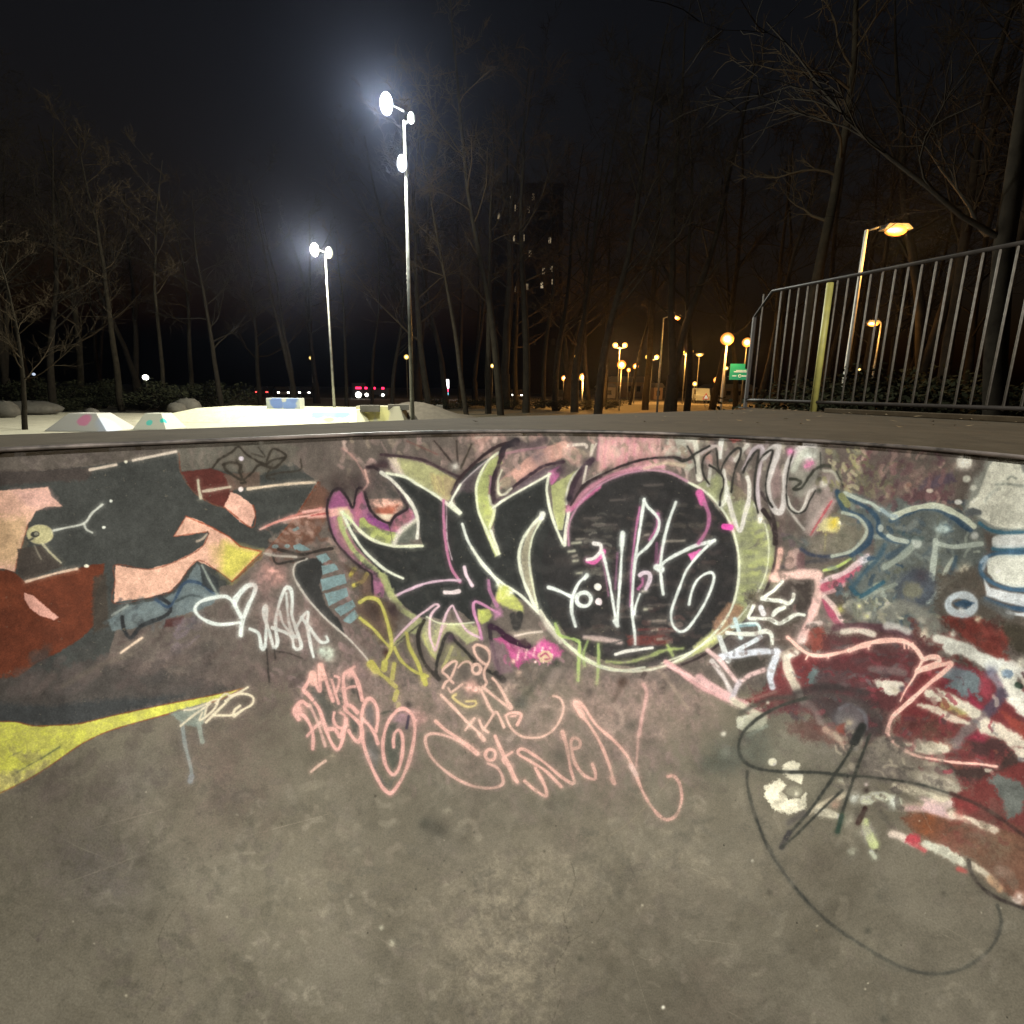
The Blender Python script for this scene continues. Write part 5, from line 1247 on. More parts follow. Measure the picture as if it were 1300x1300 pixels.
# car park strip beyond the wood on the right
pk = MB().poly([(-6, 64, -.02), (34, 60, -.02), (60, 110, -.02), (-14, 110, -.02)])
tag(pk.build("car_park", M_ASPH), kind="structure")
rd = MB().poly([(-160, 74, -.018), (0, 66, -.018), (-4, 76, -.018), (-160, 84, -.018)])
tag(rd.build("road", M_ASPH), kind="structure")
fp = MB().poly([gp(800, 524, -.02), gp(1000, 524, -.02), gp(990, 516, -.02), gp(860, 516, -.02)])
tag(fp.build("footpath", M_PATH), kind="structure")

# ------------------------------------------------------------------ skate park features on the plaza (left)
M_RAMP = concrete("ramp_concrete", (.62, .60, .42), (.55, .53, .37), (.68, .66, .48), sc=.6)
def painted(name, base, spots, scale=1.2):
    """concrete with broad painted colour fields"""
    m = bpy.data.materials.new(name); m.use_nodes = True
    nt = m.node_tree; L = nt.links.new; p = nt.nodes["Principled BSDF"]
    tc = nt.nodes.new("ShaderNodeTexCoord")
    cur = None
    for k, (c, loc, r) in enumerate(spots):
        s = nt.nodes.new("ShaderNodeVectorMath"); s.operation = 'SUBTRACT'; s.inputs[1].default_value = loc
        L(tc.outputs["Object"], s.inputs[0])
        nz = nt.nodes.new("ShaderNodeTexNoise"); nz.inputs["Scale"].default_value = scale * 2; L(tc.outputs["Object"], nz.inputs["Vector"])
        sub = nt.nodes.new("ShaderNodeVectorMath"); sub.operation = 'MULTIPLY_ADD'
        L(nz.outputs["Color"], sub.inputs[0]); sub.inputs[1].default_value = (r * .8,) * 3; L(s.outputs[0], sub.inputs[2])
        s2 = nt.nodes.new("ShaderNodeVectorMath"); s2.operation = 'SUBTRACT'; L(sub.outputs[0], s2.inputs[0]); s2.inputs[1].default_value = (r * .4,) * 3
        ln = nt.nodes.new("ShaderNodeVectorMath"); ln.operation = 'LENGTH'; L(s2.outputs[0], ln.inputs[0])
        mr = nt.nodes.new("ShaderNodeMapRange"); mr.inputs[1].default_value = r * 1.1; mr.inputs[2].default_value = r * .8; L(ln.outputs["Value"], mr.inputs[0])
        x = nt.nodes.new("ShaderNodeMix"); x.data_type = 'RGBA'; L(mr.outputs[0], x.inputs[0])
        if cur is None: x.inputs[6].default_value = (*base, 1)
        else: L(cur, x.inputs[6])
        x.inputs[7].default_value = (*c, 1); cur = x.outputs[2]
    L(cur, p.inputs["Base Color"]); p.inputs["Roughness"].default_value = .85
    return m

def frustum(c, sx, sy, h, top):
    mb = MB(); b = 0
    for z, k in ((0, 1), (h, top)):
        for dx, dy in ((-1, -1), (1, -1), (1, 1), (-1, 1)):
            mb.v.append((dx * sx / 2 * k, dy * sy / 2 * k, z))
    mb.f += [(4, 5, 6, 7), (0, 1, 5, 4), (1, 2, 6, 5), (2, 3, 7, 6), (3, 0, 4, 7), (3, 2, 1, 0)]
    return mb

def px_on_ground(x, y): return hit_z(x, y, -.02)
# two small funboxes
p = px_on_ground(84, 549)
m1 = painted("funbox_paint_pink", (.50, .47, .42), [((.66, .24, .36), (.15, -.5, .35), .26), ((.45, .48, .55), (1.0, -.4, .2), .45)])
o = frustum(0, 2.2, 1.6, .60, .45).build("funbox", m1, None, bevel=.02); o.location = (p.x, p.y + 1.2, -.02)
tag(o, "low pale skate ramp block with a pink painted patch, leftmost on the bright plaza", "skate ramp")
p = px_on_ground(179, 547)
m2 = painted("funbox_paint_teal", (.50, .49, .40), [((.12, .55, .46), (-.05, -.5, .25), .13), ((.05, .55, .42), (.42, -.4, .3), .12)])
o = frustum(0, 1.25, 1.3, .58, .5).build("funbox", m2, None, bevel=.02); o.location = (p.x, p.y + 1.1, -.02)
tag(o, "small pale skate ramp block with turquoise painted stripes on the bright plaza", "skate ramp")
# long bank ramp with manual block on top
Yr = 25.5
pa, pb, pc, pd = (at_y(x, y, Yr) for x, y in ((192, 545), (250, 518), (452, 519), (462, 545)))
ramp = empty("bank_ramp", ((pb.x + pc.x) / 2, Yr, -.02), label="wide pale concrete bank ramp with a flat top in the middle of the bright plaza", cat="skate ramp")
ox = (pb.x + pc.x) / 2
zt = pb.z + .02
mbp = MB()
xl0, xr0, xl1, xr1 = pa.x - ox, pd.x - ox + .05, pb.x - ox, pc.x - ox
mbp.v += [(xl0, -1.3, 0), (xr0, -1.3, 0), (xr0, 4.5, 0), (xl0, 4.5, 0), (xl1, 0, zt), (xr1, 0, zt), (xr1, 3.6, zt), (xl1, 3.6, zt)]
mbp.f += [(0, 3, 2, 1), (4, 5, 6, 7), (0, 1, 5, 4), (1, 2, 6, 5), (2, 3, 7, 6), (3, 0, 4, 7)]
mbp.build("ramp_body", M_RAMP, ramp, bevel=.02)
m3 = painted("ramp_mural_blue", (.50, .50, .34), [((.18, .26, .50), (2.1, -.5, .42), .40), ((.20, .28, .52), (2.7, -.5, .46), .40), ((.16, .24, .46), (3.2, -.5, .42), .38), ((.50, .36, .18), (2.7, -.9, .12), .25)], 2.5)
x0, x1 = at_y(400, 530, Yr).x - ox, at_y(452, 530, Yr).x - ox
mz = MB()
def sl(x, k, o): return (x, -1.3 + 1.3 * k - o * .5, zt * k + o)
mz.v += [sl(x0, .12, .012), sl(x1, .12, .012), sl(x1, .8, .012), sl(x0, .8, .012), sl(x0, .12, -.01), sl(x1, .12, -.01), sl(x1, .8, -.01), sl(x0, .8, -.01)]
mz.f += [(0, 1, 2, 3), (7, 6, 5, 4), (0, 4, 5, 1), (1, 5, 6, 2), (2, 6, 7, 3), (3, 7, 4, 0)]
mz.build("mural_panel", m3, ramp)
# panel box standing on the ramp
p0, p1 = at_y(340, 522, Yr + .3), at_y(381, 505.5, Yr + .3)
m4 = painted("box_mural", (.42, .45, .42), [((.16, .24, .52), (-.3, -.3, .28), .34), ((.18, .27, .55), (.3, -.3, .16), .34), ((.55, .55, .48), (.05, -.3, .42), .12), ((.16, .24, .50), (.5, -.3, .45), .2)], 3)
o = MB().box((0, 0, (p1.z - zt) / 2), (p1.x - p0.x, .6, p1.z - zt + .02)).build("ledge_box", m4, None, bevel=.015)
o.location = ((p0.x + p1.x) / 2, Yr + .5, zt - .02)
tag(o, "box with a blue and white painted mural standing on top of the wide bank ramp", "skate box")
# low yellow painted ledge and mound to the right of the ramp
p = at_y(480, 530, 26.5)
m5 = painted("ledge_yellow", (.30, .28, .20), [((.42, .38, .16), (-.6, -.6, .3), .45), ((.40, .37, .15), (.2, -.6, .3), .4)])
o = frustum(0, 2.6, 1.6, .72, .8).build("low_bank", m5, None, bevel=.02); o.location = (p.x, 27.2, -.02)
tag(o, "low concrete bank with a yellow painted side, right of the wide bank ramp", "skate ramp")
# earth mound
M_EARTH = ground_mat("bare_earth", (.055, .045, .032), (.09, .075, .055), 2.2)
rng = random.Random(5)
mb = MB()
GX, GY = 26, 10
for j in range(GY + 1):
    for i in range(GX + 1):
        u, v = i / GX, j / GY
        h = math.sin(math.pi * u) ** .8 * math.sin(math.pi * v) ** .7 * .72 * (1 + .25 * math.sin(u * 9 + v * 5)) + rng.uniform(-.03, .03)
        mb.v.append(((u - .5) * 7, (v - .5) * 5, max(h, 0) - .02))
for j in range(GY):
    for i in range(GX):
        a = j * (GX + 1) + i; mb.f.append((a, a + 1, a + GX + 2, a + GX + 1))
o = mb.build("earth_mound", M_EARTH, None, smooth=True)
pm = at_y(512, 530, 28); o.location = (pm.x, 29.5, -.02)
tag(o, kind="structure")
M_STONE = mat("pale_stone", (.05, .044, .034), rough=.9, noise=((.10, .09, .074), .2), scale=3, bump=.5)
def stone(px_, py_, Y, w, h, label, sh='r'):
    p = at_y(px_, py_, Y)
    rg = random.Random(int(px_ * 7))
    if sh == 'b': mb = MB().box((0, 0, h / 2), (w, w * .8, h), rz=.2)
    else: mb = MB().ball((0, 0, h * .42), .5, w, w * .8, h, n=9, m=6, jit=.12, rng=rg)
    o = mb.build("stone_block" if sh == 'b' else "boulder", M_STONE, None, bevel=.02 if sh == 'b' else 0, smooth=sh != 'b')
    zg = 0.0
    o.location = (p.x, Y, -.03)
    return tag(o, label, "stone block" if sh == 'b' else "boulder")
stone(470, 520, 26.3, .9, .30, "flat stone block lying on the earth mound left of the tall mast", 'b').location.z = .45
stone(506, 518, 27.0, 1.0, .26, "long pale stone block on the earth mound just left of the tall mast", 'b').location.z = .52
stone(558, 524, 33, .40, .62, "short upright stone post right of the tall mast at the wood edge", 'b')
stone(8, 534, 26, 1.4, .85, "grey boulder at the far left edge of the plaza")
stone(42, 532, 29, 3.2, .75, "long brown boulder behind the leftmost ramp block")
stone(118, 534, 28, .8, .45, "small pale boulder just right of the pink marked ramp block")
stone(226, 532, 30, 1.0, .72, "round pale boulder at the left foot of the wide bank ramp")
stone(240, 530, 31.5, 1.5, .95, "grey boulder behind the left slope of the wide bank ramp")
stone(941, 521, 40, 1.3, .35, "flat pinkish boulder on the grass right of the green sign")

# ------------------------------------------------------------------ lamps
M_POLE = mat("galvanised_pole", (.20, .20, .18), rough=.45, metal=.4, noise=((.10, .10, .085), .14), scale=5)
M_POLE_LIT = mat("lit_pole", (.70, .68, .60), rough=.5, noise=((.52, .50, .44), .15), scale=6)  # paler copy of the pole metal: lamplight on it put into the colour
M_HEAD = mat("lamp_housing", (.08, .08, .08), rough=.5)
def glow_mat(name, core, cs, rim, rs):
    """lamp cover with a halo put into its emission: hot core, dim tinted rim"""
    m = mat(name, (.8, .8, .8)); nt = m.node_tree; p = nt.nodes["Principled BSDF"]
    lw = nt.nodes.new("ShaderNodeLayerWeight"); lw.inputs[0].default_value = .5  # halo follows the view angle, not the bulb
    r = nt.nodes.new("ShaderNodeValToRGB"); r.color_ramp.interpolation = 'EASE'
    r.color_ramp.elements[0].position = .0; r.color_ramp.elements[0].color = (*[c * cs for c in core], 1)
    r.color_ramp.elements[1].position = .92; r.color_ramp.elements[1].color = (*[c * rs * .25 for c in rim], 1)
    e = r.color_ramp.elements.new(.13); e.color = (*[c * 1.1 + q * rs for c, q in zip(core, rim)], 1)
    e = r.color_ramp.elements.new(.34); e.color = (*[q * rs * 1.7 for q in rim], 1)
    nt.links.new(lw.outputs["Facing"], r.inputs[0]); nt.links.new(r.outputs[0], p.inputs["Emission Color"]); p.inputs["Emission Strength"].default_value = 1
    p.inputs["Base Color"].default_value = (*[v * .3 for v in rim], 1)
    return m
M_WHITE = glow_mat("flood_glow", (.95, 1, 1), 30, (.60, .66, .78), .45)
M_WHITE2 = glow_mat("flood_glow_warm", (1, 1, .9), 30, (.75, .72, .55), .5)
M_ORG = glow_mat("sodium_glow", (1, .80, .45), 9, (1, .36, .05), .75)
M_YLW = glow_mat("warm_glow", (1, .80, .35), 5, (.9, .55, .12), .8)
M_ORG2 = glow_mat("sodium_glow_far", (1, .7, .3), 4, (1, .36, .05), .7)

def mast(name, top, H, heads, label, mats, rgrp=None):
    root = empty(name, (top.x, top.y, -.03), label=label, cat="floodlight", group=rgrp)
    MB().tube([(0, 0, 0), (0, 0, H * .5), (0, 0, H)], [.070, .055, .034], n=12).box((0, 0, .02), (.4, .4, .04)).build("pole", M_POLE, root, smooth=True)
    for k, (hx, hz, arm, tilt, lit, sz) in enumerate(heads):
        # arm
        MB().tube([(0, 0, hz - .1), (hx * .6, -.05, hz), (hx, -.1, hz)], .022, n=8).build("arm", M_POLE, root, smooth=True)
        hd = MB().box((hx, -.16, hz), (sz * .55, sz * .25, sz * .62), taper=.8).build("lamp_head", M_HEAD if lit else mats[2], root, bevel=.01)
        gl = MB().ball((hx, -.30, hz - .05), sz * .50, .8, .7, 1.25, n=22, m=14).build("lens", mats[0] if lit else mats[2], hd, smooth=True)
    return root
M_OFF = mat("unlit_head", (.55, .55, .5), rough=.4)
T1 = hit_z(513, 153, 9.0)
d1 = T1.y
u1 = d1 / FPX
mast("floodlight_mast", T1, 9.03, [(-.42, 9.36, 0, 0, True, .46), (.26, 9.02, 0, 0, False, .24), (-.03, 7.88, 0, 0, True, .36)],
     "tall slender grey mast with a large white floodlight at its top and another below it", [M_WHITE, None, M_OFF])
T2 = hit_z(413, 326, 7.6)
mast("floodlight_mast", T2, 7.63, [(-.38, 7.92, 0, 0, True, .50), (.30, 7.80, 0, 0, True, .42)],
     "shorter grey mast with a pair of white floodlights, in front of the wide bank ramp", [M_WHITE2, None, M_OFF])
print("masts", T1, T2)
lamp("mast_light", (T1.x - .42, T1.y - .8, 9.1), 6500, (.95, 1.0, .93), .2)
lamp("mast_light", (T1.x - .1, T1.y - .7, 7.7), 1500, (.95, 1.0, .93), .15)
lamp("mast_light", (T2.x - .3, T2.y - .8, 7.7), 8500, (1.0, .98, .82), .2)

# floodlight mast behind the camera that lights the bowl
B3 = Vector((0.6, -13.5, 10.8))
mast("floodlight_mast", Vector((B3.x, B3.y, B3.z)), 10.83, [(-.5, 10.9, 0, 0, True, .5), (.5, 10.9, 0, 0, True, .5)],
     "mast with two white floodlights behind the bowl, outside the photo", [M_WHITE2, None, M_OFF]).rotation_euler = (0, 0, math.pi)
KEY = lamp("bowl_floodlight", (B3.x, B3.y + .9, 11.0), 17800, (1.0, .975, .91), .9, 'SPOT', aim((B3.x, B3.y + .9, 11.0), (0.6, 1.2, .9)), rad(40), .35)

# street lamps: globe / head positions traced at several distances
def street_lamp(px_, py_, H, label, kind='arm', heads=1, size=.34, m=None, power=0, group=None, col=(1, .47, .11), off=0.0, pole_r=.06, pm=None):
    size *= 1.15 if heads == 1 else 1.1
    P = hit_z(px_, py_, H)
    root = empty("street_lamp", (P.x + off, P.y, -.03), label=label, cat="street lamp", group=group)
    m = m or M_ORG
    MB().tube([(0, 0, 0), (0, 0, H * .5), (0, 0, H)], [pole_r * 1.25, pole_r, pole_r * .75], n=10).build("pole", pm or M_POLE, root, smooth=True)
    if kind == 'arm':
        xs = [-off]
        arm = MB().tube([(0, 0, H - .05), (-off * .5, 0, H + .12), (-off, 0, H + .10)], .035, n=8)
        arm.build("arm", M_POLE, root, smooth=True)
        for x in xs:
            hd = MB().box((x, 0, H + .10), (size * 1.6, size * .7, size * .3), taper=.7).build("lamp_head", M_HEAD, root, bevel=.01)
            MB().ball((x, -.02, H - .02), size * .5, 1.25, .8, .6, n=14, m=8).build("lens", m, hd, smooth=True)
    else:
        xs = [0] if heads == 1 else [-size * .9, size * .9]
        for x in xs:
            if heads > 1:
                MB().tube([(0, 0, H - .2), (x, 0, H - .05)], .03, n=6).build("arm", M_POLE, root, smooth=True)
            hd = MB().tube([(x, 0, H - .12), (x, 0, H - .02)], [.05, .09], n=10).build("lamp_head", M_HEAD, root)
            MB().ball((x, 0, H + size * .3), size * .5, 1, 1, .95, n=14, m=9).build("globe", m, hd, smooth=True)
    if power:
        power *= 2.2; size = size
        lamp("street_light", (P.x, P.y - .6, H - .25), power, col, .25)
    return root

def lamp_y(px_, py_, Y, label, **kw):
    P = at_y(px_, py_, Y)
    return street_lamp(px_, py_, P.z, label, **kw)

lamp_y(1137, 291, 21.5, "tall grey street lamp with an orange head on a side arm, seen through the railing", size=.55, power=330, off=-1.05, pole_r=.075, pm=M_POLE_LIT)
lamp_y(1108, 410, 34, "orange street lamp behind the railing, right of the tall grey lamp pole", size=.46, power=200, off=.50, m=M_ORG)
LC = lamp_y(927, 435, 42, "grey lamp post with a big orange globe, carrying the green sign", kind='globe', size=.85, power=380, off=-.25, pole_r=.09, pm=M_POLE_LIT)
lamp_y(948, 438, 50, "orange globe lamp just right of the lamp post with the green sign", kind='globe', size=.75, power=200)
lamp_y(857, 403, 40, "orange street lamp shining between two thick tree trunks", size=.52, power=140, off=-.8)
lamp_y(787, 440, 62, "double headed yellow lamp post, leftmost of the three in the car park", kind='globe', heads=2, size=.55, m=M_YLW, power=1400)
lamp_y(828, 455, 74, "double headed yellow lamp post, middle of the three in the car park", kind='globe', heads=2, size=.6, m=M_YLW, power=1400)
lamp_y(871, 448, 66, "double headed yellow lamp post, rightmost of the three in the car park", kind='globe', heads=2, size=.55, m=M_YLW, power=1400)
lamp_y(888, 450, 72, "single yellow street lamp just right of the rightmost double lamp post", size=.6, m=M_YLW, power=120)
lamp_y(732, 454, 70, "single slim yellow lamp post left of the double headed lamp posts", kind='globe', size=.5, m=M_YLW, power=90)
lamp_y(789, 466, 44, "orange globe lamp on a thin pole on the grass in front of the car park", kind='globe', size=.62, power=420, pole_r=.04)
lamp_y(807, 467, 66, "small orange lamp right of the thin pole globe lamp", kind='globe', size=.6, power=200)
lamp_y(798, 471, 84, "tiny orange lamp below the thin pole globe lamp", kind='globe', size=.55, m=M_ORG2, power=120)
lamp_y(740, 481, 52, "orange globe lamp glowing on a forked tree trunk", kind='globe', size=.62, power=1400)
lamp_y(716, 482, 60, "orange globe lamp left of the forked trunk, the lower of two", kind='globe', size=.55, power=120)
lamp_y(719, 466, 76, "pale orange lamp left of the forked trunk, the upper of two", kind='globe', size=.6, m=M_YLW)
lamp_y(910, 485, 64, "orange lamp low down left of the green sign post", kind='globe', size=.7, power=240)
lamp_y(882, 489, 70, "small yellow lamp low down right of the black leaning trunk", kind='globe', size=.55, m=M_YLW)
lamp_y(922, 469, 80, "tiny yellow lamp touching the left side of the green sign post", kind='globe', size=.5, m=M_YLW)
lamp_y(625, 466, 80, "small yellow lamp in the middle of the wood, upper of two", kind='globe', size=.55, m=M_YLW)
lamp_y(631, 488, 80, "small yellow lamp in the middle of the wood, lower of two", kind='globe', size=.5, m=M_YLW)
lamp_y(516, 455, 80, "small yellow lamp just left of the tall floodlight mast", kind='globe', size=.65, m=M_YLW)
lamp_y(395, 456, 90, "tiny yellow lamp left of the shorter floodlight mast", kind='globe', size=.6, m=M_YLW)
lamp_y(185, 481, 70, "small white lamp in the wood on the left, above the turquoise striped block", kind='globe', size=.6, m=mat("white_glow_far", (1, 1, 1), emit=(1, 1, .85), estr=8))
lamp_y(43, 476, 90, "faint bluish lamp in the wood at the far left", kind='globe', size=.4, m=mat("blue_glow_far", (1, 1, 1), emit=(.5, .6, .75), estr=1.2))
lamp_y(1016, 480, 60, "whitish lamp seen through the left end of the railing", kind='globe', size=.8, m=mat("pale_glow_far", (1, 1, 1), emit=(1, .9, .6), estr=9), power=80)
lamp_y(1091, 470, 90, "tiny white lamp seen through the middle of the railing", kind='globe', size=.4, m=M_YLW)
lamp_y(1115, 497, 60, "low orange lamp seen through the railing near the ground", kind='globe', size=.5, m=M_ORG2)

# green direction sign on the lamp post
sg = hit_z(938, 472, 3.1); dY = 41.7
p0 = at_y(925.5, 482, dY); p1 = at_y(951, 462, dY)
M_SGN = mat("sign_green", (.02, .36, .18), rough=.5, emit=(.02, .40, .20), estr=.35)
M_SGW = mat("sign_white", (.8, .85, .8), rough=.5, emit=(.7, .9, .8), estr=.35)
sign = empty("direction_sign", ((p0.x + p1.x) / 2, dY, (p0.z + p1.z) / 2), label="green sign with white lettering fixed to the grey lamp post", cat="sign")
w, h = p1.x - p0.x, p1.z - p0.z
MB().prism([(-w / 2, -h / 2), (w / 2, -h / 2), (w / 2, h * .14), (w * .30, h * .20), (w * .30, h / 2), (-w / 2, h / 2)], -.02, .02).build("sign_board", M_SGN, sign).rotation_euler = (rad(90), 0, 0)
MB().box((.02 * w, -.03, .10), (.52, .01, .05)).box((.30 * w, -.03, .10), (.22, .01, .05)).box((.06 * w, -.03, .0), (.95, .01, .07)).build("lettering", M_SGW, sign)
lg = MB().tube([(.05 * w + .10 * math.cos(a), -.03, -h * .26 + .10 * math.sin(a)) for a in np.linspace(0, 2 * math.pi, 17)], .02, n=6, cap=False)
lg.build("emblem", M_SGW, sign)
MB().box((-.24 * w, -.03, -h * .26), (.3, .01, .07)).box((.30 * w, -.03, -h * .26), (.35, .01, .09)).build("lettering", M_SGW, sign)
MB().box((-w / 2 - .02, .03, h * .3), (.2, .04, .04)).box((-w / 2 - .02, .03, -h * .3), (.2, .04, .04)).build("bracket", M_POLE, sign)

# warning sign
P = at_y(896, 506, 55)
ws = empty("road_sign", (P.x, 55, -.03), label="small triangular road sign with a red rim beyond the thick trunks", cat="sign")
MB().tube([(0, 0, 0), (0, 0, P.z + .1)], .03, n=8).build("pole", M_POLE, ws)
zc = P.z + .15
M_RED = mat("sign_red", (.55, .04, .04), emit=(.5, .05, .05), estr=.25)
def tri(r, y, z): return [(r * math.sin(a), z + r * math.cos(a)) for a in (0, 2.094, 4.188)]
MB().extrude_y(tri(.42, 0, zc), -.03, -.01).build("sign_rim", M_RED, ws)
MB().extrude_y(tri(.26, 0, zc), -.045, -.032).build("sign_face", M_SGW, ws)

# totem sign far left of the wood
P = at_y(566, 488, 75)
ts = empty("totem_sign", (P.x, 75, -.03), label="bright white, red and blue illuminated pillar sign beyond the trees, right of the tall mast", cat="sign")
MB().box((0, 0, P.z / 2 - .1), (.35, .25, P.z)).build("pillar", M_HEAD, ts)
def glow(name, c, s): return mat(name, c, emit=c, estr=s)
GW = glow("panel_white", (1, .95, .98), 7); GR = glow("panel_red", (1, .05, .14), 4); GB = glow("panel_blue", (.25, .75, 1), 3)
MB().box((0, -.15, P.z + .1), (.85, .12, 1.15)).build("panel", GW, ts, bevel=.02)
MB().box((.08, -.15, P.z - .72), (.55, .12, .42)).build("panel", GR, ts, bevel=.02)
MB().box((.08, -.15, P.z - 1.2), (.5, .12, .34)).build("panel", GB, ts, bevel=.02)

# ------------------------------------------------------------------ vehicles far away on the road
M_TYRE = mat("tyre", (.02, .02, .02), rough=.8); M_GLS = mat("car_glass", (.02, .025, .03), rough=.1)
T_R = glow("tail_light", (1, .06, .05), 5); T_W = glow("head_light", (1, .97, .85), 9); T_R2 = glow("marker_red", (1, .02, .08), 4)
def car(px_, Y, rz, col, label, group=None, lights='rear'):
    x = at_y(px_, 498, Y).x
    r = empty("car", (x, Y, -.02), rz, label=label, cat="car", group=group)
    M = mat("car_paint", col, rough=.25, spec=.6)
    prof_ = [(-2.1, .35), (-2.1, .75), (-1.75, .92), (-1.35, 1.0), (-.75, 1.42), (.75, 1.45), (1.5, 1.02), (2.05, .92), (2.15, .55), (2.1, .35)]
    MB().extrude_y(prof_, -.85, .85).build("body", M, r, bevel=.06)
    MB().extrude_y([(-1.22, 1.02), (-.72, 1.37), (.70, 1.39), (1.35, 1.03)], -.862, .862).build("side_window", M_GLS, r)
    for wx in (-1.35, 1.35):
        for wy in (-.8, .8):
            MB().tube([(wx, wy - .11, .30), (wx, wy + .11, .30)], .32, n=16).build("wheel", M_TYRE, r)
    for s in (-.62, .62):
        MB().box((2.14, s, .72), (.06, .26, .14)).build("tail_light", T_R, r)
        MB().box((-2.12, s, .66), (.06, .26, .16)).build("headlight", T_W, r)
    return r
car(332, 74, rad(-65), (.03, .03, .035), "dark car with glowing lights beyond the wide bank ramp, leftmost of the cars", "cars on the road beyond the park")
car(357, 76, rad(120), (.05, .05, .05), "dark car with one white headlight showing, between the ramp box and the shorter mast", "cars on the road beyond the park")
car(390, 78, rad(100), (.04, .04, .05), "dark car just left of the shorter floodlight mast", "cars on the road beyond the park")
car(655, 80, rad(95), (.05, .045, .04), "dark car with pale headlights in the middle of the wood", "cars on the road beyond the park")
# small truck with a row of red marker lights
x = at_y(470, 495, 73).x
tr = empty("truck", (x, 73, -.02), 0, label="dark flatbed truck with a row of four red lights, between the two floodlight masts", cat="truck")
M_TRK = mat("truck_paint", (.03, .03, .035), rough=.4)
MB().box((-1.5, 0, 1.25), (1.3, 1.9, 1.5)).build("cab", M_TRK, tr, bevel=.08)
MB().box((.9, 0, .95), (3.4, 2.0, .9)).build("cargo_bed", M_TRK, tr, bevel=.03)
for wx in (-1.5, .2, 1.8):
    for wy in (-.85, .85): MB().tube([(wx, wy - .14, .38), (wx, wy + .14, .38)], .38, n=16).build("wheel", M_TYRE, tr)
for k, px_ in enumerate((455, 464.5, 475, 486)):
    q = at_y(px_, 490.5, 72).x - x
    MB().box((q, -1.03, 1.38), (.34 if k else .75, .06, .26)).build("marker_light", T_R2, tr)
for px_, s in ((455, .75), (465.5, .45), (486, .35)):
    q = at_y(px_, 499, 72).x - x
    MB().ball((q, -1.05, .52), s / 2, 1, .3, 1, n=12, m=8).build("headlight", T_W, tr)
# pale van by the road sign
x = at_y(890, 500, 72).x
vn = empty("van", (x, 72, -.02), rad(80), label="small pale blue van parked beyond the black leaning trunk", cat="van")
MB().extrude_y([(-2.1, .35), (-2.1, 1.0), (-1.7, 1.15), (-1.2, 1.85), (2.0, 1.9), (2.1, .35)], -.85, .85).build("body", mat("van_paint", (.30, .36, .42), rough=.4), vn, bevel=.07)
MB().extrude_y([(-1.4, 1.15), (-1.05, 1.72), (-.2, 1.74), (-.2, 1.15)], -.86, .86).build("side_window", M_GLS, vn)
for wx in (-1.35, 1.35):
    for wy in (-.8, .8): MB().tube([(wx, wy - .11, .32), (wx, wy + .11, .32)], .32, n=16).build("wheel", M_TYRE, vn)

# ------------------------------------------------------------------ buildings far behind
M_WALL = mat("dark_render_wall", (.012, .011, .010), rough=.9)
M_WDARK = mat("dark_window", (.01, .01, .012), rough=.2)
YB = 165
def bx(px_, py_): p = at_y(px_, py_, YB); return p.x, p.z
xa, za = bx(622, 236); xb, _ = bx(716, 236)
tw = empty("apartment_block", ((xa + xb) / 2, YB, -.03), label="dark high apartment block with a few lit windows glimmering through the tree crowns", cat="building")
MB().box((0, 7, za / 2), (xb - xa, 14, za)).build("wall", M_WALL, tw)
MB().box((0, 7, za + .4), (xb - xa + .6, 14.6, .8)).build("roof", M_WALL, tw)
lit = {(648, 253): .35, (655, 264): .2, (671, 266): .2, (677, 250): .12, (633, 274): .22, (648, 293): .4, (653, 302): .5, (664, 302): .7, (698, 305): .5,
       (673, 322): .2, (690, 344): .25, (700, 341): .3, (688, 362): .6, (702, 357): .45, (669, 364): .15, (655, 367): .08, (646, 300): .4}
for (px_, py_), s in lit.items():
    X, Z = bx(px_, py_)
    m = glow("lit_window", (1, .80, .50), s * .8)
    f = MB().box((X - tw.location.x, -.03, Z), (.9, .08, 1.9)).build("window", M_WDARK, tw)
    MB().box((X - tw.location.x, -.08, Z), (.7, .04, 1.6)).build("pane", m, f)
for r_ in range(9):
    for c_ in range(4):
        X, Z = bx(630 + c_ * 24, 258 + r_ * 22)
        if min(math.hypot((630 + c_ * 24) - a[0], (258 + r_ * 22) - a[1]) for a in lit) < 9: continue
        MB().box((X - tw.location.x, -.03, Z), (1.2, .08, 1.7)).build("window", M_WDARK, tw)
# low house lit orange by the car park lamps
Yh = 108
def house(px0, px1, pyt, Y, label, col, n=4):
    a, b = at_y(px0, pyt, Y), at_y(px1, pyt, Y)
    hs = empty("house", ((a.x + b.x) / 2, Y, -.03), label=label, cat="house")
    w = b.x - a.x
    MB().box((0, 4, a.z / 2 * .8), (w, 8, a.z * .8)).build("wall", mat("house_wall", col, rough=.9, noise=(tuple(v * .6 for v in col), .2), scale=.6), hs)
    MB().extrude_y([(-w / 2 - .3, a.z * .8), (w / 2 + .3, a.z * .8), (w / 2 - w * .15, a.z * 1.1), (-w / 2 + w * .15, a.z * 1.1)], -.4, 8.4).build("roof", M_HEAD, hs)
    for k in range(n):
        f = MB().box((-w / 2 + w * (k + .5) / n, -.03, a.z * .45), (w / n * .4, .08, a.z * .3)).build("window", M_WDARK, hs)
        MB().box((-w / 2 + w * (k + .5) / n, -.08, a.z * .27), (w / n * .46, .06, .1)).build("sill", M_HEAD, f)
    return hs
house(765, 782, 488, 100, "low pale shed at the back of the car park, behind the thin pole globe lamp", (.45, .40, .30), 1)
house(768, 830, 480, 116, "long brown low house behind the car park lamps", (.20, .15, .10), 5)
house(831, 842, 488, 92, "small square orange lit kiosk left of the thick trunks", (.45, .32, .24), 1)
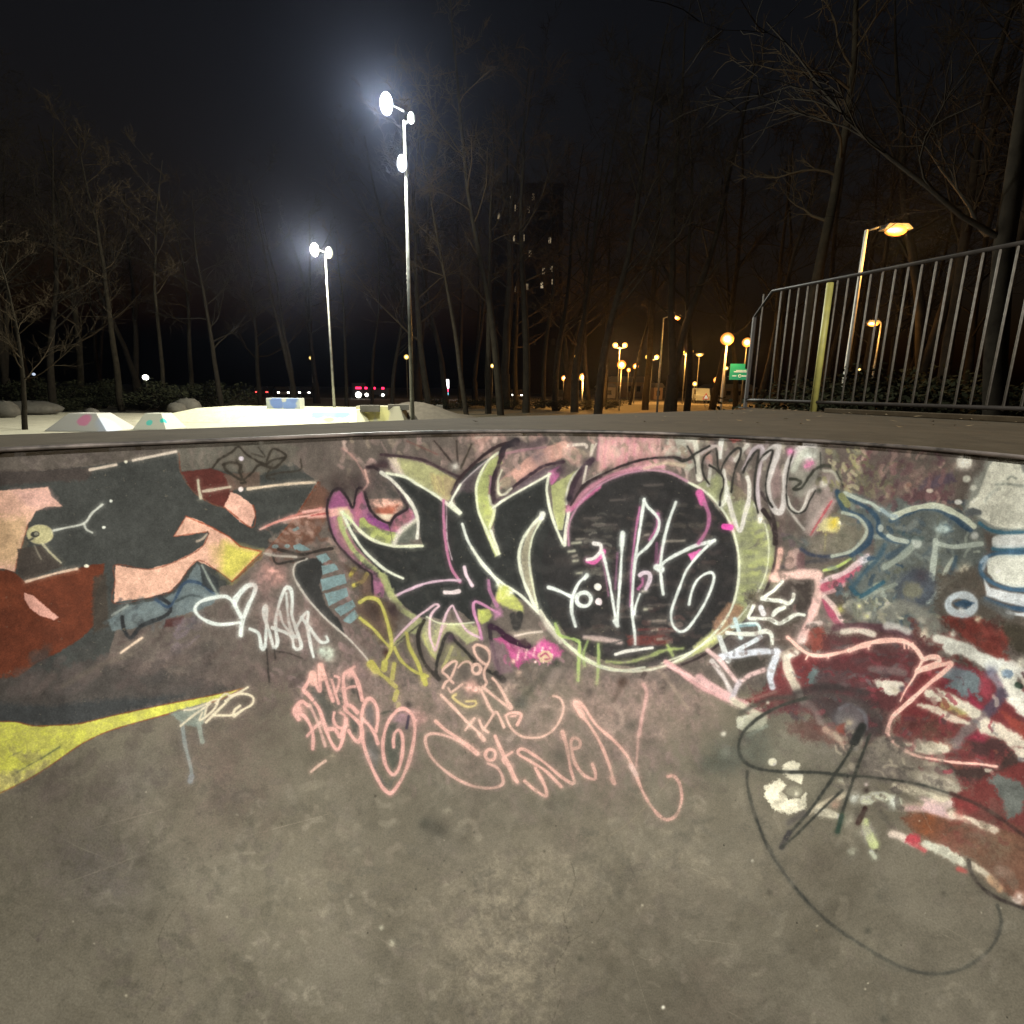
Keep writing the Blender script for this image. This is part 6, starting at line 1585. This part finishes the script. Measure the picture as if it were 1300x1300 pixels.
house(905, 960, 489, 104, "low brown building behind the green sign post", (.16, .13, .10), 4)
# garden wall strip of ochre behind the trunks
x0, x1 = at_y(690, 500, 112).x, at_y(765, 500, 112).x

# ------------------------------------------------------------------ trees
M_BARK = mat("bark", (.010, .008, .005), rough=1, spec=.1, noise=((.021, .017, .011), .14), scale=3, bump=.6)
M_BARK_SHADED = mat("bark_shaded", (.008, .006, .004), rough=1, spec=.1, noise=((.016, .013, .009), .14), scale=3, bump=.6)  # darker copy of the bark: lack of light on these trees put into colour
M_TWIG = mat("twigs", (.024, .017, .010), rough=1, spec=.1, noise=((.038, .028, .016), .2), scale=.7)
def make_tree_mesh(seed, H=20, r0=.26, clear=.28, spread=.20, fork=False, nl=18, dens=7, lean=0.0, droop=0.0):
    """bare winter tree: trunk mesh and crown mesh (limbs, branches, twigs)"""
    rg = random.Random(seed)
    tk, cr = MB(), MB()
    def bend(p0, d, L, r, n, wob, up, mb, sides, tip=.25):
        pts = [Vector(p0)]; dd = Vector(d).normalized(); rs = [r]
        for i in range(n):
            dd = (dd + Vector((rg.gauss(0, wob), rg.gauss(0, wob), rg.gauss(0, wob) + up))).normalized()
            pts.append(pts[-1] + dd * L / n); rs.append(r * (1 - (1 - tip) * (i + 1) / n))
        mb.tube(pts, rs, n=sides, cap=False)
        return pts, rs
    stems = []
    if fork:
        base, rb = bend((0, 0, 0), (lean, 0, 1), H * .12, r0 * 1.25, 3, .02, 0, tk, 10, .85)
        for s in (-1, 1):
            stems.append(bend(base[-1], (s * .16 + lean, rg.uniform(-.1, .1), 1), H * .88, r0 * .8, 12, .045, .03, tk, 8, .12))
    else:
        pts, rs = bend((0, 0, -.1), (lean, 0, 1), H, r0, 16, .04, .025, tk, 10, .10)
        stems.append((pts, rs))
    for pts, rs in stems:
        for k in range(nl // len(stems)):
            t = clear + (1 - clear) * (k + rg.random()) / (nl // len(stems)) * .97
            f = t * (len(pts) - 1); i = min(int(f), len(pts) - 2)
            p = pts[i].lerp(pts[i + 1], f - i); r = rs[i] * .45
            a = rg.uniform(0, 2 * math.pi)
            L = H * spread * (1.25 - .75 * t) * rg.uniform(.7, 1.3)
            lp, lr = bend(p, (math.cos(a), math.sin(a), rg.uniform(.25, .9)), L * 1.4, max(r * .8, .022), 7, .13, .05 - droop, cr, 5, .22)
            for q in range(dens):
                g_ = rg.uniform(.25, 1) * (len(lp) - 1); j = min(int(g_), len(lp) - 2)
                p2 = lp[j].lerp(lp[j + 1], g_ - j)
                d2 = (lp[j + 1] - lp[j]).normalized() + Vector((rg.gauss(0, .6), rg.gauss(0, .6), rg.gauss(.15, .4)))
                bp, br = bend(p2, d2, L * rg.uniform(.35, .7), lr[j] * .5, 5, .18, .03 - droop, cr, 4, .3)
                for w_ in range(dens + 1):
                    h_ = rg.uniform(.2, 1) * (len(bp) - 1); m_ = min(int(h_), len(bp) - 2)
                    p3 = bp[m_].lerp(bp[m_ + 1], h_ - m_)
                    d3 = (bp[m_ + 1] - bp[m_]).normalized() + Vector((rg.gauss(0, .7), rg.gauss(0, .7), rg.gauss(.1, .5)))
                    bend(p3, d3, L * rg.uniform(.14, .36), .014, 3, .22, 0, cr, 3, .5)
    return tk, cr
VAR = []
for i, kw in enumerate([dict(), dict(clear=.4, spread=.16, nl=13), dict(fork=True, r0=.34, spread=.2), dict(lean=.06, clear=.22, spread=.24, nl=17),
                        dict(lean=-.09, r0=.2, clear=.45, spread=.15, nl=12), dict(fork=True, r0=.26, clear=.3, spread=.24, nl=16)]):
    tk, cr = make_tree_mesh(40 + i, **kw)
    root = empty("bare_tree", (0, 0, 0))
    tk.build("trunk", M_BARK, root, smooth=True); cr.build("crown", M_TWIG, root, smooth=True)
    VAR.append(root)
DC = {}
def shaded_crown(me):  # crown copy in the darker bark, its dimness put into the colour
    if me.name not in DC:
        m2 = me.copy(); m2.materials.clear(); m2.materials.append(M_BARK_SHADED); DC[me.name] = m2
    return DC[me.name]
used = set()
def tree(px_, Y, v, sc, rz=None, label=None, group=None, bark=None):
    P = at_y(px_, 505, Y)
    if v not in used: used.add(v); o = VAR[v]
    else: o = copy_tree(VAR[v])
    o.location = (P.x, Y, -.03); o.scale = (sc, sc, sc)
    o.rotation_euler = (0, 0, rz if rz is not None else (px_ * 1.7) % 6.28)
    if bark:
        for c in o.children:
            if c.name.startswith("trunk"):
                c.data = c.data.copy(); c.data.materials.clear(); c.data.materials.append(bark)
            else:
                c.data = shaded_crown(c.data)
    return tag(o, label, "tree", group)
G1 = "bare trees of the dark wood left of the tall mast"
G2 = "bare trees of the dark wood between the tall mast and the car park"
G3 = "bare trees behind the railing on the right"
LT = "bare tree in the wood left of the tall floodlight mast, %s from the left"
CT = "bare tree between the tall mast and the car park, %s from the left"
RT_ = "tall bare tree behind the railing and street lamps, %s from the left"
# distinct ones first
tree(24, 19.5, 3, .34, 1.2, "small bare tree with a forked trunk just behind the left end of the bowl deck")
tree(852, 38, 2, 1.1, .2, "thick forked bare tree with the orange street lamp glowing between its stems", bark=M_BARK_SHADED)
tree(873, 39, 0, .95, 2.0, "straight black trunked tree just right of the thick forked tree", bark=M_BARK_SHADED)
tree(1012, 27, 1, 1.15, .6, "tall slim bare tree rising behind the corner of the railing")
tree(1278, 13.5, 3, 1.05, 2.4, "big bare tree with a long slanting limb at the right edge of the photo", bark=M_BARK_SHADED)
tree(730, 40, 5, .95, 1.0, "forked tree trunk lit orange by the globe lamp beside it", bark=M_BARK_SHADED)
tree(620, 36, 1, .85, 3.0, "slender pale trunk left of the two yellow lamps in the middle of the wood")
tree(592, 34, 4, .8, 0.3, "thin leaning bare tree right of the white pillar sign")
rg = random.Random(77)
left = [(-30, 30, 0), (12, 34, 5), (66, 31, 0), (100, 38, 3), (152, 33, 1), (176, 44, 2), (205, 36, 4), (245, 42, 1), (281, 35, 0), (330, 46, 3), (372, 40, 5), (402, 52, 2), (440, 44, 1), (472, 50, 4), (498, 42, 0), (-80, 40, 2), (40, 48, 1), (130, 52, 5)]
def nth(x, L): return ORD[sorted(q[0] for q in L).index(x)]
ORD = "first second third fourth fifth sixth seventh eighth ninth tenth eleventh twelfth thirteenth fourteenth fifteenth sixteenth seventeenth eighteenth nineteenth twentieth".split()
for x, Y, v in left: tree(x, Y, v, rg.uniform(.62, .82) if x > 180 else rg.uniform(.72, .9), None, LT % nth(x, left), G1)
mid = [(545, 40, 3), (566, 46, 0), (603, 52, 5), (640, 44, 2), (668, 38, 1), (690, 47, 4), (705, 42, 0), (748, 46, 3), (768, 54, 1), (655, 56, 3), (584, 60, 1), (720, 58, 2), (800, 60, 4), (820, 46, 1), (530, 54, 2), (636, 34, 4), (760, 36, 0)]
for x, Y, v in mid: tree(x, Y, v, rg.uniform(.9, 1.2), None, CT % nth(x, mid), G2)
right = [(905, 48, 3), (935, 52, 0), (962, 40, 4), (985, 46, 2), (1045, 44, 5), (1075, 50, 1), (1098, 38, 3), (1130, 44, 0), (1165, 32, 2), (1195, 26, 1), (1225, 34, 3), (1255, 24, 4), (1320, 22, 2), (1360, 30, 0), (1150, 56, 5)]
for x, Y, v in right: tree(x, Y, v, rg.uniform(.95, 1.2), None, RT_ % nth(x, right), G3, bark=M_BARK_SHADED)

# ------------------------------------------------------------------ shrubs: evergreen undergrowth
M_LEAF = mat("dark_leaves", (.010, .012, .006), rough=.9, spec=.1, noise=((.022, .022, .010), .2), scale=2)
def shrub_mesh(seed, n=1500):
    rg = random.Random(seed); mb = MB(); st = MB()
    lobes = [(rg.gauss(0, .55), rg.gauss(0, .4), rg.uniform(.35, 1.25), rg.uniform(.3, .6)) for _ in range(11)]
    for l in lobes: st.tube([(0, 0, 0), (l[0] * .5, l[1] * .5, l[2] * .6), (l[0], l[1], l[2] + .1)], [.03, .02, .008], n=5)
    for _ in range(n):
        l = rg.choice(lobes)
        v = Vector((rg.gauss(0, 1), rg.gauss(0, 1), rg.gauss(0, 1))).normalized() * l[3] * rg.uniform(.5, 1.05)
        c = Vector((l[0], l[1], l[2])) + v
        if c.z < .03: continue
        a = Vector((rg.gauss(0, 1), rg.gauss(0, 1), rg.gauss(0, 1))).normalized(); b = a.orthogonal().normalized()
        s = rg.uniform(.035, .075)
        mb.poly([c - a * s, c + b * s * .5, c + a * s, c - b * s * .5])
    return mb, st
SV = []
for i in range(3):
    f_, s_ = shrub_mesh(200 + i)
    r = empty("shrub", (0, 0, 0)); f_.build("foliage", M_LEAF, r); s_.build("stem", M_BARK, r); SV.append(r)
us = set()
def shrub(px_, Y, v, sx, sz, label, group):
    P = at_y(px_, 505, Y)
    o = SV[v] if v not in us else copy_tree(SV[v]); us.add(v)
    o.location = (P.x, Y, -.03); o.scale = (sx, sx, sz); o.rotation_euler = (0, 0, (px_ * .9) % 6.28)
    return tag(o, label, "shrub", group)
for i, x in enumerate(range(1010, 1400, 32)):
    shrub(x, 17 + (i * 37 % 5), i % 3, 1.6 + .3 * (i % 3), 1.2 + .2 * (i % 4), "dark leafy shrub behind the railing, %s from the left" % ORD[i], "shrubs behind the railing")
for i, x in enumerate(range(-60, 300, 24)):
    shrub(x, 33 + (i * 29 % 6), i % 3, 1.8, .6 + .35 * (i % 3), "dark shrub behind the bright plaza, %s from the left" % ORD[i], "shrubs behind the plaza")
for i, x in enumerate(range(560, 800, 30)):
    shrub(x, 42 + (i * 17 % 5), i % 3, 1.5, .6, "low dark shrub between the tall mast and car park, %s from the left" % ORD[i], "shrubs in the wood")

# ------------------------------------------------------------------ leaf litter and grit blown onto the deck
M_LIT = mat("dry_leaf", (.10, .065, .03), rough=.9, noise=((.22, .16, .08), .2), scale=20)
rg = random.Random(99); mb = MB()
for _ in range(170):
    if rg.random() < .6:
        s_ = rg.uniform(.2, 5.2); q = f_cor + dirn * s_ + Vector((-rg.uniform(.03, .35) ** 1.3, 0, 0)); x, y = q.x, q.y
    else:
        x, y = rg.uniform(-.5, 3.0), rg.uniform(2.9, 5.2)
    if (x - CX) ** 2 + (y - CY) ** 2 < (RAD + .25) ** 2 or y > x * .95 + 3.3: continue
    a = rg.uniform(0, 6.28); s = rg.uniform(.008, .024); t_ = rg.uniform(-.4, .4)
    dx, dy = math.cos(a) * s, math.sin(a) * s
    z = DECK + .006 + s * .3
    mb.poly([(x - dx, y - dy, z), (x - dy * .5, y + dx * .5, z + t_ * s * .5), (x + dx, y + dy, z + s * .3), (x + dy * .5, y - dx * .5, z - t_ * s * .4)])
tag(mb.build("fallen_leaves", M_LIT), "small dry leaves and grit scattered on the deck along the railing", "leaf litter", kind="stuff")

# ------------------------------------------------------------------ night haze that carries the glow of the lamps
HAZE = 0.00017
hz = MB().box((0, 60, 29.5), (420, 420, 62))
mh = bpy.data.materials.new("haze_air"); mh.use_nodes = True
nt = mh.node_tree
for nd in list(nt.nodes):
    if nd.type != 'OUTPUT_MATERIAL': nt.nodes.remove(nd)
out = [nd for nd in nt.nodes if nd.type == 'OUTPUT_MATERIAL'][0]
pv = nt.nodes.new("ShaderNodeVolumePrincipled")
pv.inputs["Color"].default_value = (.60, .68, 1, 1)
pv.inputs["Density"].default_value = HAZE
pv.inputs["Anisotropy"].default_value = 0.9
nt.links.new(pv.outputs[0], out.inputs["Volume"])
tag(hz.build("haze", mh, None), kind="stuff")
